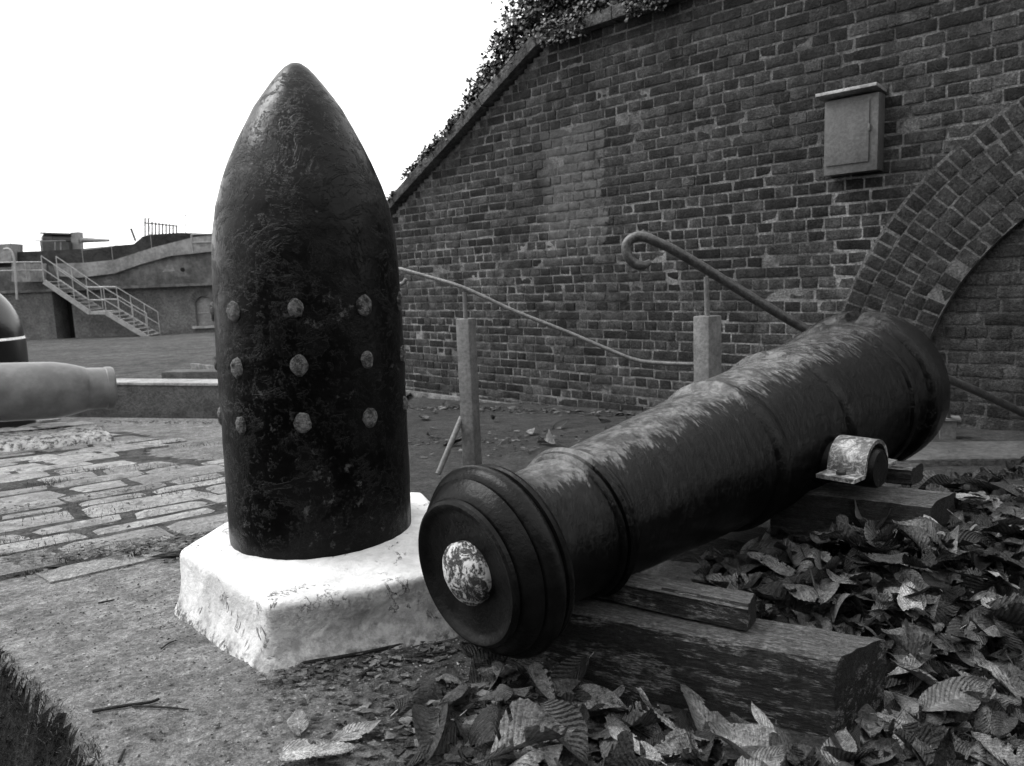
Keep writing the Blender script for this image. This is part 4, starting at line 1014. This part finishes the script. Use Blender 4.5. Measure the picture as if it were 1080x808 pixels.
# crumbs of leaf and bark on the open asphalt and paving
cr = MB(); random.seed(15)
def crumb(x, y, s):
    z = (plane_z(y) + .021 if pok(Vector((x, y, 0))) else gz(x, y)) + .003; n = random.choice((4, 5, 6)); a0 = random.random() * 6
    vs = [Vector((x + math.cos(a0 + 6.283 * k / n) * s * random.uniform(.4, 1.2), y + math.sin(a0 + 6.283 * k / n) * s * random.uniform(.3, .8), z + random.uniform(0, .6) * s)) for k in range(n)]
    cr.add(vs, [tuple(range(n))])
def crumb_line(x0, y0, x1, y1, n, spread, s0, s1):
    a, b = gpt(x0, y0), gpt(x1, y1)
    for i in range(n):
        p = a.lerp(b, random.random()); crumb(p.x + random.gauss(0, spread), p.y + random.gauss(0, spread), random.uniform(s0, s1))
crumb_line(0, 603, 240, 575, 420, .045, .003, .014); crumb_line(60, 590, 220, 586, 150, .05, .004, .016); crumb_line(0, 545, 240, 505, 220, .03, .003, .01)
crumb_line(150, 580, 215, 590, 90, .03, .005, .018); crumb_line(285, 718, 470, 690, 330, .03, .003, .012); crumb_line(330, 715, 470, 770, 240, .07, .003, .012)
crumb_line(110, 445, 235, 447, 160, .05, .006, .02); crumb_line(0, 475, 110, 450, 120, .04, .006, .016); crumb_line(435, 430, 720, 440, 420, .1, .008, .035); crumb_line(440, 470, 640, 460, 220, .3, .006, .025)
crumb_line(430, 790, 660, 760, 900, .09, .004, .02); crumb_line(470, 740, 640, 735, 500, .05, .004, .02)
for i in range(420):
    x, y = random.uniform(-1., .1), random.uniform(.9, 1.9)
    if (Vector((x, y)) - EA).dot(EN) < -.02: crumb(x, y, random.choice((.002, .003, .003, .004, .007)))
for i in range(300):
    p = gpt(random.uniform(0, 235), random.uniform(445, 590)); crumb(p.x, p.y, random.uniform(.003, .012))
tag(cr.build('debris', M['litter_leaf'], fix=False), 'crumbs of leaf and bark scattered over the asphalt and paving', 'debris', None, 'stuff')
# loose grit
gr = MB(); random.seed(16)
def pebble(x, y, s):
    z = gz(x, y) + s * .25; oct_ = [(1, 0, 0), (-1, 0, 0), (0, 1, 0), (0, -1, 0), (0, 0, 1), (0, 0, -1)]
    a = random.random() * 6; ca, sa = math.cos(a), math.sin(a); k = (random.uniform(.7, 1.3), random.uniform(.6, 1.1), random.uniform(.4, .8))
    vs = [Vector((x + s * (p[0] * k[0] * ca - p[1] * k[1] * sa), y + s * (p[0] * k[0] * sa + p[1] * k[1] * ca), z + s * p[2] * k[2])) for p in oct_]
    gr.add(vs, [(0, 2, 4), (2, 1, 4), (1, 3, 4), (3, 0, 4), (2, 0, 5), (1, 2, 5), (3, 1, 5), (0, 3, 5)])
n = 0
while n < 7000:
    x, y = random.uniform(-1.2, .25), random.uniform(.85, 2.0)
    if (Vector((x, y)) - EA).dot(EN) > -.015: continue
    dens = .35 + .65 * sstep(-.55, -.2, x)
    if random.random() > dens: continue
    pebble(x, y, random.uniform(.0012, .0034) * (1.35 if random.random() < .06 else 1)); n += 1
tag(gr.build('gravel', M['gravel_stone'], smooth=None, fix=False), 'loose grit strewn over the worn asphalt', 'gravel', None, 'stuff')
# twigs
def twig(pxs, r, label):
    pts = [gpt(x, y) for x, y in pxs]; pts = [Vector((p.x, p.y, gz(p.x, p.y) + r + .002)) for p in pts]
    mb = MB(); q = smooth_path(pts, 6); mb.tube(q, [r * (1.15 - .35 * i / len(q)) for i in range(len(q))], 7)
    tag(mb.build('twig', M['dark_timber'], smooth=60), label, 'twig')
twig([(98, 753), (130, 748), (158, 744), (168, 740)], .0028, 'dark twig on the asphalt, thicker of the crossing pair')
twig([(140, 748), (170, 749), (199, 751)], .0018, 'thin straight twig crossing the thicker one on the asphalt')
twig([(170, 686), (178, 680), (186, 676)], .0015, 'tiny twig on the asphalt beside the white block')
twig([(104, 637), (121, 635)], .0022, 'short twig lying alone near the paving edge')
twig([(290, 706), (340, 700), (400, 688), (468, 672)], .004, 'long bent twig along the foot of the white block')
twig([(380, 716), (405, 700), (440, 694), (475, 688)], .0032, 'forked dark twig between the white block and the muzzle')
twig([(126, 808), (132, 795)], .002, 'stub of twig at the bottom edge of the asphalt')
# grass and moss at the broken edge, weeds between slabs
gb = MB(); random.seed(19)
def blade(x, y, z, h, lean, w):
    a = random.random() * 6.283; d = Vector((math.cos(a), math.sin(a), 0)); s = Vector((-d.y, d.x, 0)) * w
    p = Vector((x, y, z)); gb.add([p - s, p + s, p + d * lean * .4 + Z * h * .6 + s * .6, p + d * lean * .4 + Z * h * .6 - s * .6, p + d * lean + Z * h * .85], [(0, 1, 2, 3), (3, 2, 4)])
for i in range(9000):
    s = random.uniform(-.015, .55); l = random.uniform(-.9, 1.5)
    p = EA + ED * l + EN * (s if random.random() > .45 else random.uniform(-.012, .07))
    if p.y < .35: continue
    h = random.uniform(.004, .017); blade(p.x, p.y, gz(p.x, p.y) - .003, h, h * random.uniform(.2, 1.6), random.uniform(.0006, .0014))
def tuft(px, py, n, sp, h):
    c = gpt(px, py)
    for i in range(n):
        x, y = c.x + random.gauss(0, sp), c.y + random.gauss(0, sp * .6); hh = h * random.uniform(.4, 1.2)
        blade(x, y, max(gz(x, y), plane_z(y) + .016), hh, hh * random.uniform(.2, 1.3), random.uniform(.0006, .0014))
for a in ((143, 592, 40, .01, .03), (75, 596, 60, .03, .014), (38, 610, 30, .015, .014), (50, 515, 120, .05, .02), (60, 512, 100, .05, .025), (150, 497, 160, .09, .02), (90, 545, 220, .12, .016), (180, 525, 200, .12, .016), (150, 470, 120, .12, .02), (205, 473, 100, .08, .02), (30, 577, 200, .1, .016), (120, 582, 160, .08, .014), (220, 512, 80, .06, .02), (95, 500, 90, .06, .02)): tuft(*a)
tag(gb.build('grass', M['grass_blade'], fix=False), 'moss and short grass at the broken edge and in the paving joints', 'grass', None, 'stuff')

# ------------------------------------------------------------------ light: overcast
SUN_EL, SUN_AZ = math.radians(52), math.radians(-75)       # from the left, a little ahead of the camera
w = bpy.data.worlds.new('World'); bpy.context.scene.world = w; w.use_nodes = True; nt = w.node_tree; nt.nodes.clear()
out_ = nt.nodes.new('ShaderNodeOutputWorld'); bg = nt.nodes.new('ShaderNodeBackground'); sky = nt.nodes.new('ShaderNodeTexSky')
sky.sky_type = 'NISHITA'; sky.sun_disc = False; sky.sun_elevation = SUN_EL; sky.sun_rotation = SUN_AZ; sky.dust_density = 4.; sky.air_density = 1.2
bw = nt.nodes.new('ShaderNodeRGBToBW'); mx = nt.nodes.new('ShaderNodeMix'); mx.data_type = 'FLOAT'
nt.links.new(sky.outputs[0], bw.inputs[0]); nt.links.new(bw.outputs[0], mx.inputs[2]); mx.inputs[3].default_value = 10.5; mx.inputs[0].default_value = .75   # cloud deck over the clear sky
nt.links.new(mx.outputs[0], bg.inputs[0]); bg.inputs[1].default_value = .1
nt.links.new(bg.outputs[0], out_.inputs[0])
sl = bpy.data.lights.new('sun', 'SUN'); sl.energy = 1.5; sl.angle = math.radians(28); so = bpy.data.objects.new('sun', sl); C.objects.link(so)
dirv = Vector((math.sin(SUN_AZ) * math.cos(SUN_EL), math.cos(SUN_AZ) * math.cos(SUN_EL), math.sin(SUN_EL)))
so.rotation_euler = dirv.to_track_quat('Z', 'Y').to_euler(); so.location = (-6, 2, 8)
sc = bpy.context.scene
sc.view_settings.view_transform = 'Standard'; sc.view_settings.look = 'None'; sc.view_settings.gamma = 1; sc.view_settings.exposure = 1.15
sc.render.engine = 'CYCLES'; sc.cycles.max_bounces = 6; sc.cycles.use_denoising = True
